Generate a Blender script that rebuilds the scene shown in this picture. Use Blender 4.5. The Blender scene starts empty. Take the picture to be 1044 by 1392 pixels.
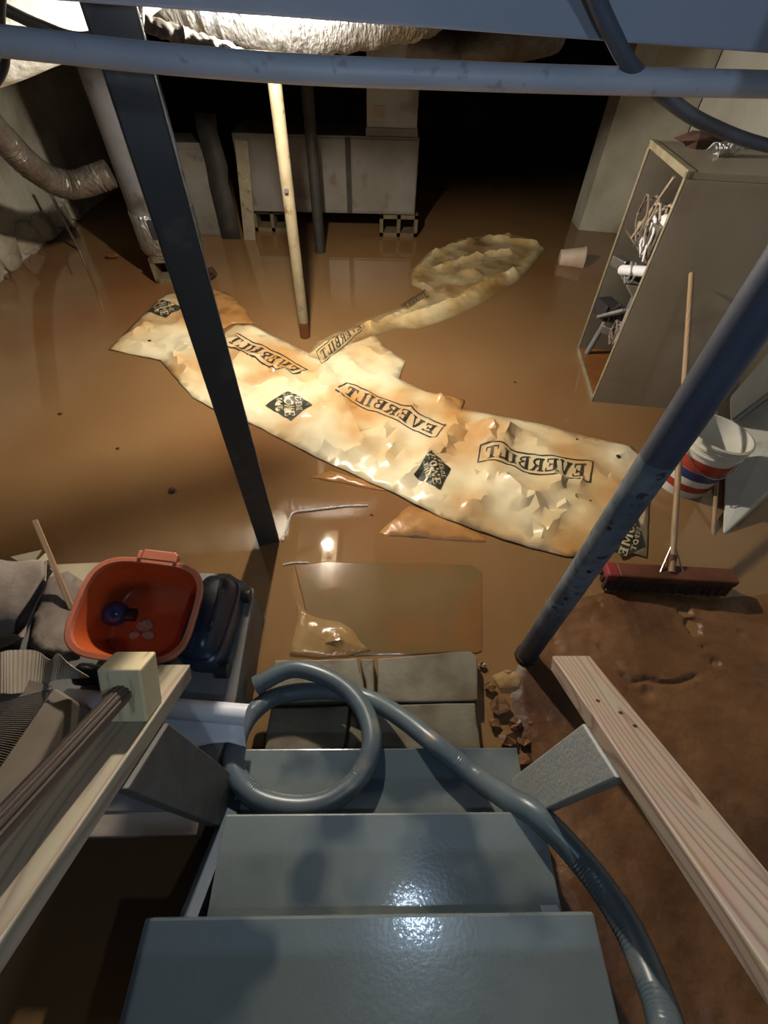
import bpy, bmesh, math, random
from mathutils import Vector, Matrix, noise, geometry
from mathutils.bvhtree import BVHTree

random.seed(7)
scene = bpy.context.scene
col = scene.collection

# ------------------------------------------------------------------ camera
CAM_Z = 1.70                      # metres above the flood water
F_PX = 600.0                      # focal length in pixels of a 1044 x 1392 frame
zc = -Vector((-17, -509, -600)).normalized()          # world up seen by the camera
fw = Vector((0, 0, -1))
yc = (fw - zc * fw.dot(zc)).normalized()
xc = yc.cross(zc)
ROT = Matrix.Rotation(math.radians(-2.0), 3, 'Z') @ Matrix((xc, yc, zc))
cam_data = bpy.data.cameras.new('camera')
cam = bpy.data.objects.new('camera', cam_data)
col.objects.link(cam)
cam.matrix_world = Matrix.Translation((0, 0, CAM_Z)) @ ROT.to_4x4()
cam_data.sensor_fit = 'VERTICAL'
cam_data.sensor_height = 36.0
cam_data.lens = F_PX / 1392 * 36.0
cam_data.clip_start = 0.02
scene.camera = cam

# ------------------------------------------------------------------ world, light, exposure
w = bpy.data.worlds.new('world'); scene.world = w; w.use_nodes = True
w.node_tree.nodes['Background'].inputs[0].default_value = (0.55, 0.7, 1.0, 1)
w.node_tree.nodes['Background'].inputs[1].default_value = 0.013

BULB = Vector((-0.437, 2.462, 1.68))
def point_light(name, loc, power, color, radius):
    d = bpy.data.lights.new(name, 'POINT'); d.energy = power; d.color = color; d.shadow_soft_size = radius
    o = bpy.data.objects.new(name, d); col.objects.link(o); o.location = loc
    return o
point_light('torch_light', (0.17, -0.08, 1.72), 6.0, (0.56, 0.76, 1.0), 0.012)
point_light('stairwell_light', (0.45, -0.80, 2.12), 17.0, (0.60, 0.78, 1.0), 0.05)
BULB_STRENGTH = 4000.0            # radiance of the bare bulb that lights the basement

vs = scene.view_settings
vs.view_transform = 'Standard'; vs.look = 'None'; vs.gamma = 1.0; vs.exposure = 0.0
vs.use_curve_mapping = False

# ------------------------------------------------------------------ helpers
def P(px, py, z):
    d = ROT @ Vector((px - 522, 696 - py, -F_PX)); t = (z - CAM_Z) / d.z
    return Vector((d.x * t, d.y * t, z))
def PY(px, py, y):
    d = ROT @ Vector((px - 522, 696 - py, -F_PX)); t = y / d.y
    return Vector((d.x * t, y, CAM_Z + d.z * t))
def lin(h):
    h = h.lstrip('#'); out = []
    for i in (0, 2, 4):
        c = int(h[i:i+2], 16) / 255
        out.append(c / 12.92 if c <= 0.04045 else ((c + 0.055) / 1.055) ** 2.4)
    return (*out, 1.0)

def mat(name, c1, c2=None, rough=0.6, scale=8.0, detail=5.0, lo=0.35, hi=0.65, metal=0.0, bump=0.0, bscale=None,
        rough2=None, stretch=(1, 1, 1), spec=0.5, coat=0.0, trans=0.0, alpha=1.0, c3=None, scale3=2.0, lo3=0.5, hi3=0.7, dist=0.01):
    m = bpy.data.materials.new(name); m.use_nodes = True
    nt = m.node_tree; N = nt.nodes; L = nt.links
    b = N['Principled BSDF']
    b.inputs['Roughness'].default_value = rough; b.inputs['Metallic'].default_value = metal
    b.inputs['Specular IOR Level'].default_value = spec; b.inputs['Coat Weight'].default_value = coat; b.inputs['Coat Roughness'].default_value = 0.06
    b.inputs['Transmission Weight'].default_value = trans; b.inputs['Alpha'].default_value = alpha
    b.inputs['Base Color'].default_value = lin(c1)
    tc = N.new('ShaderNodeTexCoord'); mp = N.new('ShaderNodeMapping'); mp.inputs['Scale'].default_value = stretch
    L.new(tc.outputs['Object'], mp.inputs['Vector'])
    def nz(s, d):
        n = N.new('ShaderNodeTexNoise'); n.inputs['Scale'].default_value = s; n.inputs['Detail'].default_value = d
        L.new(mp.outputs[0], n.inputs['Vector']); return n
    def rng(n, a, c, o0=0.0, o1=1.0):
        r = N.new('ShaderNodeMapRange'); r.inputs[1].default_value = a; r.inputs[2].default_value = c
        r.inputs[3].default_value = o0; r.inputs[4].default_value = o1
        L.new(n.outputs['Fac'], r.inputs[0]); return r
    if c2:
        n = nz(scale, detail); r = rng(n, lo, hi)
        mx = N.new('ShaderNodeMix'); mx.data_type = 'RGBA'
        mx.inputs[6].default_value = lin(c1); mx.inputs[7].default_value = lin(c2)
        L.new(r.outputs[0], mx.inputs[0]); out = mx.outputs[2]
        if c3:
            n3 = nz(scale3, 3.0); r3 = rng(n3, lo3, hi3)
            m3 = N.new('ShaderNodeMix'); m3.data_type = 'RGBA'
            L.new(out, m3.inputs[6]); m3.inputs[7].default_value = lin(c3)
            L.new(r3.outputs[0], m3.inputs[0]); out = m3.outputs[2]
        L.new(out, b.inputs['Base Color'])
        if rough2 is not None:
            rr = rng(n, lo, hi, rough, rough2); L.new(rr.outputs[0], b.inputs['Roughness'])
    if bump:
        nb = nz(bscale or scale * 3, 6.0)
        bp = N.new('ShaderNodeBump'); bp.inputs['Strength'].default_value = bump; bp.inputs['Distance'].default_value = dist
        L.new(nb.outputs['Fac'], bp.inputs['Height']); L.new(bp.outputs[0], b.inputs['Normal'])
        if coat: L.new(bp.outputs[0], b.inputs['Coat Normal'])
    return m

def wood(name, c1, c2, rough=0.6, ring=16.0, across=(1.6, 9, 9)):
    """flat-sawn grain along the local X axis"""
    m = bpy.data.materials.new(name); m.use_nodes = True
    nt = m.node_tree; N = nt.nodes; L = nt.links; b = N['Principled BSDF']
    b.inputs['Roughness'].default_value = rough
    tc = N.new('ShaderNodeTexCoord'); mp = N.new('ShaderNodeMapping'); mp.inputs['Scale'].default_value = across
    L.new(tc.outputs['Object'], mp.inputs['Vector'])
    n = N.new('ShaderNodeTexNoise'); n.inputs['Scale'].default_value = 1.0; n.inputs['Detail'].default_value = 0.6
    L.new(mp.outputs[0], n.inputs['Vector'])
    mu = N.new('ShaderNodeMath'); mu.operation = 'MULTIPLY'; mu.inputs[1].default_value = ring
    L.new(n.outputs['Fac'], mu.inputs[0])
    fr = N.new('ShaderNodeMath'); fr.operation = 'FRACT'; L.new(mu.outputs[0], fr.inputs[0])
    rp = N.new('ShaderNodeValToRGB')
    e = rp.color_ramp.elements; e[0].position = 0.0; e[0].color = lin(c1); e[1].position = 1.0; e[1].color = lin(c1)
    k = rp.color_ramp.elements.new(0.55); k.color = lin(c1)
    k = rp.color_ramp.elements.new(0.86); k.color = lin(c2)
    L.new(fr.outputs[0], rp.inputs[0])
    n2 = N.new('ShaderNodeTexNoise'); n2.inputs['Scale'].default_value = 6; n2.inputs['Detail'].default_value = 5
    L.new(mp.outputs[0], n2.inputs['Vector'])
    mx = N.new('ShaderNodeMix'); mx.data_type = 'RGBA'; mx.blend_type = 'MULTIPLY'; mx.inputs[0].default_value = 0.35
    L.new(rp.outputs[0], mx.inputs[6]); L.new(n2.outputs['Color'], mx.inputs[7])
    L.new(mx.outputs[2], b.inputs['Base Color'])
    return m

OFF = {}
def tag(o, label=None, cat=None, group=None, kind=None):
    if label: o['label'] = label
    if cat: o['category'] = cat
    if group: o['group'] = group
    if kind: o['kind'] = kind
    return o
def thing(name, label, cat, loc, group=None, kind=None):
    o = bpy.data.objects.new(name, None); col.objects.link(o); o.location = loc; o.empty_display_size = 0.1
    OFF[o] = Matrix.Translation(Vector(loc))
    return tag(o, label, cat, group, kind)

class MB:
    def __init__(s): s.v = []; s.f = []
    def add(s, vs_, fs_):
        k = len(s.v); s.v += [Vector(v) for v in vs_]; s.f += [tuple(i + k for i in f) for f in fs_]; return s
    def hexa(s, p):           # 4 bottom, 4 top, counter-clockwise
        return s.add(p, [(3, 2, 1, 0), (4, 5, 6, 7), (0, 1, 5, 4), (1, 2, 6, 5), (2, 3, 7, 6), (3, 0, 4, 7)])
    def box(s, c, size, M=None):
        x, y, z = (d / 2 for d in size); c = Vector(c)
        p = [Vector(q) for q in ((-x,-y,-z),(x,-y,-z),(x,y,-z),(-x,y,-z),(-x,-y,z),(x,-y,z),(x,y,z),(-x,y,z))]
        if M: p = [M @ q for q in p]
        return s.hexa([c + q for q in p])
    def prism(s, poly, z0, z1):
        n = len(poly)
        s.add([(x, y, z0) for x, y in poly] + [(x, y, z1) for x, y in poly],
              [tuple(reversed(range(n))), tuple(range(n, 2 * n))] + [(i, (i+1) % n, (i+1) % n + n, i + n) for i in range(n)])
        return s
    def tube(s, pts, r, n=12, caps=True, wob=0.0):
        pts = [Vector(p) for p in pts]; m = len(pts)
        rr = r if isinstance(r, (list, tuple)) else [r] * m
        t0 = (pts[1] - pts[0]).normalized()
        nx = t0.orthogonal().normalized(); rings = []
        for i, p in enumerate(pts):
            t = (pts[min(i+1, m-1)] - pts[max(i-1, 0)]).normalized()
            nx = (nx - t * nx.dot(t)).normalized(); ny = t.cross(nx)
            ring = []
            for k in range(n):
                a = 2 * math.pi * k / n; q = nx * math.cos(a) + ny * math.sin(a)
                R_ = rr[i]
                if wob: R_ *= 1 + wob * noise.noise((p + q * rr[i]) * (1.2 / max(rr[i], .01)))
                ring.append(p + q * R_)
            rings.append(ring)
        vs_ = [v for ring in rings for v in ring]; fs_ = []
        for i in range(m - 1):
            for k in range(n):
                fs_.append((i*n+k, i*n+(k+1) % n, (i+1)*n+(k+1) % n, (i+1)*n+k))
        if caps: fs_ += [tuple(reversed(range(n))), tuple(range((m-1)*n, m*n))]
        return s.add(vs_, fs_)
    def lathe(s, prof, n=24, M=None, close=False):
        m = len(prof); M = M or Matrix.Identity(4)
        vs_ = [M @ Vector((r * math.cos(2*math.pi*k/n), r * math.sin(2*math.pi*k/n), z)) for r, z in prof for k in range(n)]
        fs_ = [(i*n+k, i*n+(k+1) % n, (i+1)*n+(k+1) % n, (i+1)*n+k) for i in range(m-1) for k in range(n)]
        if close: fs_ += [tuple(reversed(range(n))), tuple(range((m-1)*n, m*n))]
        return s.add(vs_, fs_)
    def xf(s, M): s.v = [M @ v for v in s.v]; return s
    def jitter(s, amp, freq):
        s.v = [v + amp * noise.noise_vector(v * freq) for v in s.v]; return s
    def build(s, name, m, parent=None, smooth=False, bevel=0.0, solid=0.0, base=None, M=None, sub=0):
        """vertices are in world space; origin goes to the base of the piece (or frame M)"""
        me = bpy.data.meshes.new(name)
        if M is None:
            if parent is not None: M = OFF[parent]
            elif base is not None: M = Matrix.Translation(Vector(base))
            else:
                xs, ys, zs = zip(*[(v.x, v.y, v.z) for v in s.v])
                M = Matrix.Translation(((min(xs)+max(xs))/2, (min(ys)+max(ys))/2, min(zs)))
        Mi = M.inverted()
        me.from_pydata([Mi @ v for v in s.v], [], s.f); me.update()
        bm = bmesh.new(); bm.from_mesh(me); bmesh.ops.recalc_face_normals(bm, faces=bm.faces)
        bm.to_mesh(me); bm.free()
        if smooth: me.polygons.foreach_set('use_smooth', [True] * len(me.polygons))
        me.materials.append(m)
        o = bpy.data.objects.new(name, me); col.objects.link(o)
        OFF[o] = M
        if parent is not None:
            o.parent = parent; o.matrix_basis = OFF[parent].inverted() @ M
        else: o.matrix_basis = M
        if solid:
            d = o.modifiers.new('thickness', 'SOLIDIFY'); d.thickness = solid; d.offset = 0
        if bevel:
            d = o.modifiers.new('bevel', 'BEVEL'); d.width = bevel; d.segments = 2; d.limit_method = 'ANGLE'
        if sub:
            d = o.modifiers.new('sub', 'SUBSURF'); d.levels = sub; d.render_levels = sub
        if smooth and not sub:
            try: me.set_sharp_from_angle(angle=math.radians(40))
            except Exception: pass
        return o

def frame(p0, p1, up=(0, 0, 1)):
    p0 = Vector(p0); x = (Vector(p1) - p0).normalized(); u = Vector(up)
    y = u.cross(x).normalized(); z = x.cross(y)
    return Matrix(((x.x, y.x, z.x, p0.x), (x.y, y.y, z.y, p0.y), (x.z, y.z, z.z, p0.z), (0, 0, 0, 1)))
def beam(name, p0, p1, wy, hz, m, parent=None, up=(0, 0, 1), bevel=0.003, ends=(0, 0)):
    """a board from p0 to p1 with its own grain frame; ends = shear of the end cuts"""
    M = frame(p0, p1, up); Ln = (Vector(p1) - Vector(p0)).length
    y, z = wy / 2, hz / 2; a, b = ends
    pts = [(-a, -y, -z), (Ln - b, -y, -z), (Ln - b, y, -z), (-a, y, -z), (a, -y, z), (Ln + b, -y, z), (Ln + b, y, z), (a, y, z)]
    mb = MB().hexa([M @ Vector(q) for q in pts])
    return mb.build(name, m, parent, bevel=bevel, M=M)
def rod(name, p0, p1, r, m, parent=None, n=14, r1=None):
    mb = MB().tube([p0, Vector(p0).lerp(Vector(p1), .5), p1], [r, (r + (r1 or r)) / 2, r1 or r], n)
    return mb.build(name, m, parent, smooth=True, M=frame(p0, p1, (0.3, 0.2, 1)))
def spline(pts, per=8):
    pts = [Vector(p) for p in pts]; out = []
    for i in range(len(pts) - 1):
        a = pts[max(i-1, 0)]; b = pts[i]; c = pts[i+1]; d = pts[min(i+2, len(pts)-1)]
        for k in range(per):
            t = k / per
            out.append(0.5 * ((2*b) + (c-a)*t + (2*a-5*b+4*c-d)*t*t + (3*b-a-3*c+d)*t**3))
    out.append(pts[-1]); return out

# ------------------------------------------------------------------ materials
M_ = {}
M_['water'] = mat('muddy_water', '#7e603f', '#8a6b48', rough=0.035, scale=0.9, detail=4, lo=.3, hi=.7, bump=0.05, bscale=3.0, spec=0.45, c3='#7c4f30', scale3=0.5, lo3=.5, hi3=.72)
M_['mud'] = mat('wet_mud', '#674529', '#7a5432', rough=0.42, scale=5, rough2=0.62, bump=0.5, bscale=26, c3='#4a2c18', scale3=2.2, dist=.012)
M_['mud_dark'] = mat('dark_mud', '#2e1c10', '#4a2f1b', rough=0.55, scale=20, bump=0.5)
M_['tread'] = mat('grey_blue_paint', '#7d8583', '#6c7677', rough=0.40, scale=3.2, rough2=0.16, bump=0.10, bscale=120, coat=.6, c3='#4f5b63', scale3=2.4, lo3=.5, hi3=.55, dist=.003)
M_['stringer'] = mat('dark_blue_paint', '#3d4d5e', '#4a5a68', rough=0.5, scale=4, bump=.1)
M_['concrete'] = mat('wet_concrete', '#77705f', '#5d5443', rough=0.5, scale=7, bump=.35, bscale=60, c3='#6b4f32', scale3=5, lo3=.52, hi3=.72, rough2=.3, dist=.004)
M_['slab'] = mat('silted_slab', '#75603f', '#6a573a', rough=0.12, scale=3, bump=.04, bscale=20, c3='#7b5835', scale3=4, lo3=.5, hi3=.7)
M_['post'] = mat('dark_grey_steel_paint', '#393c3d', '#323536', rough=0.45, scale=6, bump=.08, bscale=80, c3='#454849', scale3=9, lo3=.58, hi3=.64, dist=.003)
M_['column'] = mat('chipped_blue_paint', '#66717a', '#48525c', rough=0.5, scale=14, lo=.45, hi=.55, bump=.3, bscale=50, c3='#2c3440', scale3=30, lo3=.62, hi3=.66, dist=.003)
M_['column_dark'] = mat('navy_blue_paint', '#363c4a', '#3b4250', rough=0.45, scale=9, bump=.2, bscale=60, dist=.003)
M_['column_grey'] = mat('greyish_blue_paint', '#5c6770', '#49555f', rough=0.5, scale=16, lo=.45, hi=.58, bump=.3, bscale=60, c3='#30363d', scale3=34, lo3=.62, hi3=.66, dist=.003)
M_['pale_post'] = mat('cream_post_paint', '#847a63', '#776c55', rough=0.5, scale=12, bump=.1, c3='#5c4a32', scale3=18, lo3=.62, hi3=.70)
M_['rust'] = mat('mud_stained_steel', '#5c3418', '#6e431f', rough=0.5, scale=10)
M_['bare'] = mat('lit_edge_paint', '#b9b6ac', '#8e8b84', rough=0.35, metal=.6, scale=20)  # pale colour standing in for the lamplit side of the post
M_['white_metal'] = mat('white_sheet_metal', '#78736c', '#6a645b', rough=0.4, scale=3, c3='#574d41', scale3=5, lo3=.58, hi3=.72)
M_['white'] = mat('white_enamel', '#c9cbc6', '#b4b4ab', rough=0.35, scale=3, c3='#93866f', scale3=7, lo3=.62, hi3=.74)
M_['plaster'] = mat('white_wall_paint', '#b9b6a8', '#a29c8a', rough=0.8, scale=3, bump=.5, bscale=14, c3='#857763', scale3=1.6, lo3=.55, hi3=.75, dist=.02)
M_['stone'] = mat('whitewashed_stone', '#b0a892', '#948a76', rough=0.85, scale=6, bump=.7, bscale=15, dist=.02)
M_['unlit_wall'] = mat('unlit_dark_wall', '#1d1712', '#2a2119', rough=0.95, scale=3, bump=.6, bscale=6)  # near-black colour stands in for the unlit depth of the room
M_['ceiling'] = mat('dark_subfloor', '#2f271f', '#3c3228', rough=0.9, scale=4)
M_['joist'] = wood('old_joist_wood', '#4a3826', '#3a2a1c')
M_['header'] = mat('blue_white_header_paint', '#9aa0ad', '#9298a6', rough=0.7, scale=4, bump=.1)
M_['pipe_blue'] = mat('pale_rail_paint', '#b3b6bf', '#a6a9b2', rough=0.5, scale=6, c3='#9a959c', scale3=40, lo3=.62, hi3=.7)
M_['cable'] = mat('grey_blue_cable', '#4d5563', '#454c58', rough=0.5, scale=10)
M_['foil'] = mat('crinkled_silver_foil', '#c9ccd0', '#aeb2b8', rough=0.28, metal=.92, scale=10, bump=.9, bscale=24, stretch=(2.5, 1, 1), dist=.03)
M_['foil_dull'] = mat('dull_duct_wrap', '#6d675f', '#574f47', rough=0.4, metal=.5, scale=9, bump=.6, bscale=26, dist=.02)
M_['duct_white'] = mat('white_duct_sleeve', '#d9dcd8', '#c9ccc8', rough=0.6, scale=5, bump=.5, bscale=9, dist=.02)
M_['plenum'] = mat('grey_white_plenum', '#a8a7a2', '#97958e', rough=.5, scale=4, c3='#7c766c', scale3=4, lo3=.58, hi3=.72)
M_['black'] = mat('black_rubber', '#17181a', '#222327', rough=0.5, scale=10)
M_['dark_wrap'] = mat('dark_torn_tape', '#332f2b', '#24211f', rough=0.7, scale=10, bump=.4)
M_['heater'] = mat('grey_heater_enamel', '#77777a', '#66656a', rough=0.4, scale=4, c3='#4c443f', scale3=5, lo3=.55, hi3=.7)
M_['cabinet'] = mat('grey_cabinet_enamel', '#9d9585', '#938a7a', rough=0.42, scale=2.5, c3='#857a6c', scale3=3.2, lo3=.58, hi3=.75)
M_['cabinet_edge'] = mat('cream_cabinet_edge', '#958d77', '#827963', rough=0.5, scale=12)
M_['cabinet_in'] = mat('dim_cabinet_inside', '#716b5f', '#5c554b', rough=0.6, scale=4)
M_['cabinet_mud'] = mat('mud_coated_panel', '#8a5b33', '#774a27', rough=0.35, scale=6)
M_['plastic_sheet'] = mat('mud_stained_white_plastic', '#e6d9b6', '#d6bd8b', rough=0.24, scale=2.0, lo=.38, hi=.66, detail=3, bump=.25, bscale=12, c3='#bd8a50', scale3=1.9, lo3=.46, hi3=.70, spec=.6, dist=.012)
M_['kraft_wet'] = mat('wet_brown_plastic', '#b38450', '#9a6c3c', rough=0.3, scale=5, bump=.4, bscale=18)
M_['print'] = mat('faded_black_print', '#2b2820', '#40392c', rough=0.5, scale=40)
M_['print_pale'] = mat('print_negative_cream', '#cfc1a0', '#bfae8a', rough=0.45, scale=20)
M_['print_green'] = mat('dark_green_black_print', '#23261a', '#3b3a2c', rough=0.5, scale=12)
M_['broom_wood'] = mat('mud_red_broom_block', '#6a3d2a', '#593222', rough=0.5, scale=9, c3='#4a2c1b', scale3=8)
M_['broom_end'] = mat('red_broom_paint', '#8a2f35', '#7b2b2f', rough=0.45, scale=9)
M_['bristle'] = mat('dark_wet_bristles', '#2c1d14', '#3f291a', rough=0.7, scale=60, bump=.6, stretch=(1, 1, .1))
M_['handle'] = wood('dusty_broom_handle', '#a58a6c', '#8f7355')
M_['bucket'] = mat('white_bucket_plastic', '#d8d6cc', '#c6c2b4', rough=0.4, scale=5)
M_['bucket_red'] = mat('red_print_band', '#a83a2a', '#963526', rough=0.4, scale=5)
M_['bucket_blue'] = mat('blue_print_band', '#2a3c6b', '#22335c', rough=0.4, scale=5)
M_['wire'] = mat('zinc_wire', '#9a9a98', '#80807e', rough=0.35, metal=.8, scale=10)
M_['pine'] = wood('fresh_pine', '#b49f8b', '#8f7561', rough=.55, ring=20)
M_['pine_left'] = wood('grey_pine', '#b5a68d', '#97876f', rough=.6, ring=12)
M_['pine_block'] = mat('cream_pine_block', '#e0d0a8', '#d2c096', rough=.6, scale=6, stretch=(1, 6, 1), c3='#a8966e', scale3=10, lo3=.6, hi3=.7)
M_['newel'] = mat('scuffed_grey_paint_wood', '#9aa0a4', '#a6a69f', rough=.55, scale=7, stretch=(1, 5, 5), bump=.2)
M_['newel_left'] = mat('dusty_grey_board', '#67645f', '#5b5752', rough=.6, scale=5, stretch=(1, 4, 4), bump=.2)
M_['pole'] = wood('brown_fluted_pole', '#6d594d', '#4a3a31', ring=3, across=(.5, 40, 40))
M_['hose'] = mat('grey_ribbed_hose', '#5d6a70', '#525e65', rough=.34, scale=7, c3='#75736a', scale3=9, lo3=.62, hi3=.72)
M_['pvc'] = mat('white_vinyl', '#e6e9ef', '#dcdfe8', rough=.4, scale=4)
M_['crate'] = mat('weathered_grey_plywood', '#77787a', '#66645f', rough=.7, scale=6, c3='#6b5748', scale3=3, lo3=.55, hi3=.75, bump=.2)
M_['pale_board'] = mat('pale_scrap_board', '#a3968b', '#8b7c70', rough=.7, scale=6, stretch=(1, 5, 5))
M_['orange'] = mat('orange_tub_plastic', '#c05a2c', '#b4522a', rough=.32, scale=4, c3='#a6604a', scale3=5, lo3=.55, hi3=.75)
M_['orange_rim'] = mat('pale_orange_rim', '#cd7c60', '#c07055', rough=.35, scale=8)
M_['navy'] = mat('navy_black_plastic', '#1e2938', '#27344a', rough=.32, scale=8, c3='#6d7a86', scale3=10, lo3=.62, hi3=.72)
M_['navy_ball'] = mat('glossy_navy_float', '#27386a', '#30437c', rough=.18, scale=8)
M_['dust'] = mat('white_dusty_residue', '#b9aaa0', '#9a867a', rough=.8, scale=12)
M_['kraft'] = mat('brown_kraft_paper', '#7f7268', '#6a5e56', rough=.8, scale=5, bump=.35, bscale=14, c3='#93877a', scale3=4, lo3=.5, hi3=.7, dist=.02)
M_['cardboard'] = mat('tan_cardboard', '#a39684', '#948673', rough=.8, scale=6)
M_['cardboard_dim'] = mat('dusty_cardboard', '#7d7163', '#6d6155', rough=.8, scale=6)
M_['cream_card'] = mat('cream_card', '#b6ab90', '#a69a80', rough=.75, scale=5)
M_['film'] = mat('silted_clear_film', '#c9a877', '#b48e5a', rough=.1, scale=6, bump=.3, bscale=20, alpha=.42, dist=.02)
M_['film_glint'] = mat('glint_white_film', '#f4efe6', '#e6dfd0', rough=.12, scale=6, bump=.8, bscale=60, alpha=.85, dist=.02)  # near-white and mostly opaque: the lamp's glints are put into the colour
M_['cup'] = mat('stained_white_foam', '#d6c6b4', '#c4ad95', rough=.6, scale=6)
M_['brown_rag'] = mat('brown_rag', '#5f453a', '#4e382f', rough=.8, scale=8, bump=.4)
M_['grey_plastic'] = mat('grey_plastic', '#8b8d8f', '#77797a', rough=.4, scale=8)
M_['dark_plastic'] = mat('dark_grey_plastic', '#34333a', '#2a2a30', rough=.4, scale=8)
M_['block'] = mat('tan_cinder_block', '#6d6046', '#5b4f37', rough=.9, scale=12, bump=.5, bscale=50)
M_['bulb'] = bpy.data.materials.new('lit_bulb_glass'); M_['bulb'].use_nodes = True
_b = M_['bulb'].node_tree.nodes['Principled BSDF']
_b.inputs['Emission Color'].default_value = (1, .89, .74, 1); _b.inputs['Emission Strength'].default_value = BULB_STRENGTH

# semi-submerged plastic: silt on the sheet hides it towards its edges
def make_submerged():
    m = mat('half_sunken_plastic', '#dcc99c', '#c6a972', rough=0.2, scale=4, lo=.4, hi=.6, bump=.3, bscale=14, c3='#a07a48', scale3=3.2, lo3=.5, hi3=.7, dist=.012)
    nt = m.node_tree; a = nt.nodes.new('ShaderNodeAttribute'); a.attribute_name = 'silt'
    nt.links.new(a.outputs['Fac'], nt.nodes['Principled BSDF'].inputs['Alpha'])
    return m
M_['sunken'] = make_submerged()

# ------------------------------------------------------------------ the setting
def struct(name, mb, m, parent=None, **k):
    o = mb.build(name, m, parent, **k)
    if parent is None: o['kind'] = 'structure'
    return o
struct('floor', MB().box((0, 3.2, -0.10), (7.2, 12.4, 0.10)), M_['mud'])
wt = MB()
nx_, ny_ = 60, 100
for j in range(ny_ + 1):
    for i in range(nx_ + 1):
        wt.v.append(Vector((-3.298 + 6.296 * i / nx_, -2.6 + 11.048 * j / ny_, 0)))
for j in range(ny_):
    for i in range(nx_):
        a = j * (nx_ + 1) + i; wt.f.append((a, a + 1, a + nx_ + 2, a + nx_ + 1))
tag(wt.build('flood_water', M_['water'], smooth=True), 'muddy brown flood water covering the basement floor', 'water', kind='stuff')

# left foundation wall with whitewashed stones at its foot
wl = struct('wall_left', MB().box((-3.45, 3.0, 1.0), (0.3, 11.1, 2.2)), M_['plaster'])
for k in range(11):
    y = 2.4 + (k % 11) * 0.33 + random.uniform(-.04, .04); z = 0.12 + (k // 11) * 0.26
    bm_ = MB()
    prof = [(0.001, -.12), (.10, -.11), (.15, -.06), (.165, 0), (.15, .06), (.10, .11), (.001, .12)]
    bm_.lathe(prof, 10)
    bm_.v = [Vector((-3.29 + v.z * .5, y + v.x * 1.0, z + v.y * .8)) + .04 * noise.noise_vector(v * 9 + Vector((k, 0, 0))) for v in bm_.v]
    bm_.build('stone', M_['stone'], wl, smooth=True)
struct('wall_back', MB().box((0, 8.6, 1.0), (7.2, 0.3, 2.2)), M_['unlit_wall'])
struct('wall_right', MB().box((3.15, 1.45, 1.0), (0.3, 8.1, 2.2)), mat('bright_white_wall_paint', '#e0e0d6', '#d2d0c4', rough=.8, scale=3, bump=.3, bscale=14))
struct('wall_pier', MB().hexa([(2.30, 5.66, -.05), (3.0, 5.52, -.05), (3.0, 5.95, -.05), (2.30, 5.95, -.05),
                               (2.30, 5.66, 2.1), (3.0, 5.52, 2.1), (3.0, 5.95, 2.1), (2.30, 5.95, 2.1)]), M_['plaster'])
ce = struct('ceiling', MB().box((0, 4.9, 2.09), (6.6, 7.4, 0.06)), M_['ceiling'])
for k in range(9):
    x = -3.0 + k * 0.75
    beam('joist', (x, 1.3, 1.985), (x, 8.4, 1.985), .04, .15, M_['joist'], ce)
# header over the foot of the stairwell opening
hL = PY(-260, -24, 1.0); hR = PY(1500, 106, 1.0)
hd = MB().hexa([(hL.x, 1.0, hL.z), (hR.x, 1.0, hR.z), (hR.x, 1.2, hR.z), (hL.x, 1.2, hL.z),
                (hL.x, 1.0, 2.12), (hR.x, 1.0, 2.12), (hR.x, 1.2, 2.12), (hL.x, 1.2, 2.12)])
struct('trim_1', hd, M_['header'], bevel=.004)

# ------------------------------------------------------------------ staircase
st = thing('staircase', 'blue-grey painted wooden stairs, wet, going down into the flood water', 'staircase', (0.01, 0.0, 0.0))
TREADS = [(-.412, .414, -.040, .60, .30), (-.359, .423, .138, .39, .27), (-.398, .449, .325, .19, .27)]
for x0, x1, yn, z, dp in TREADS:
    MB().box(((x0+x1)/2, yn - dp/2, z - .019), (x1-x0, dp, .038)).build('tread', M_['tread'], st, bevel=.004)
    MB().box(((x0+x1)/2, yn - .055, z - .038 - .08), (x1-x0-.06, .02, .158)).build('riser', M_['stringer'], st)
MB().box((0, -.32, .80 - .019), (.83, .28, .038)).build('tread', M_['tread'], st, bevel=.004)
MB().box((0, -.235, .69), (.77, .02, .14)).build('riser', M_['stringer'], st)
for sx in (-.395, .395):
    MB().hexa([(sx-.02, .24, -.05), (sx+.02, .24, -.05), (sx+.02, -.1, -.05), (sx-.02, -.1, -.05),
               (sx-.02, .24, .15), (sx+.02, .24, .15), (sx+.02, -.46, .76), (sx-.02, -.46, .76)]).build('stringer', M_['stringer'], st)

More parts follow.
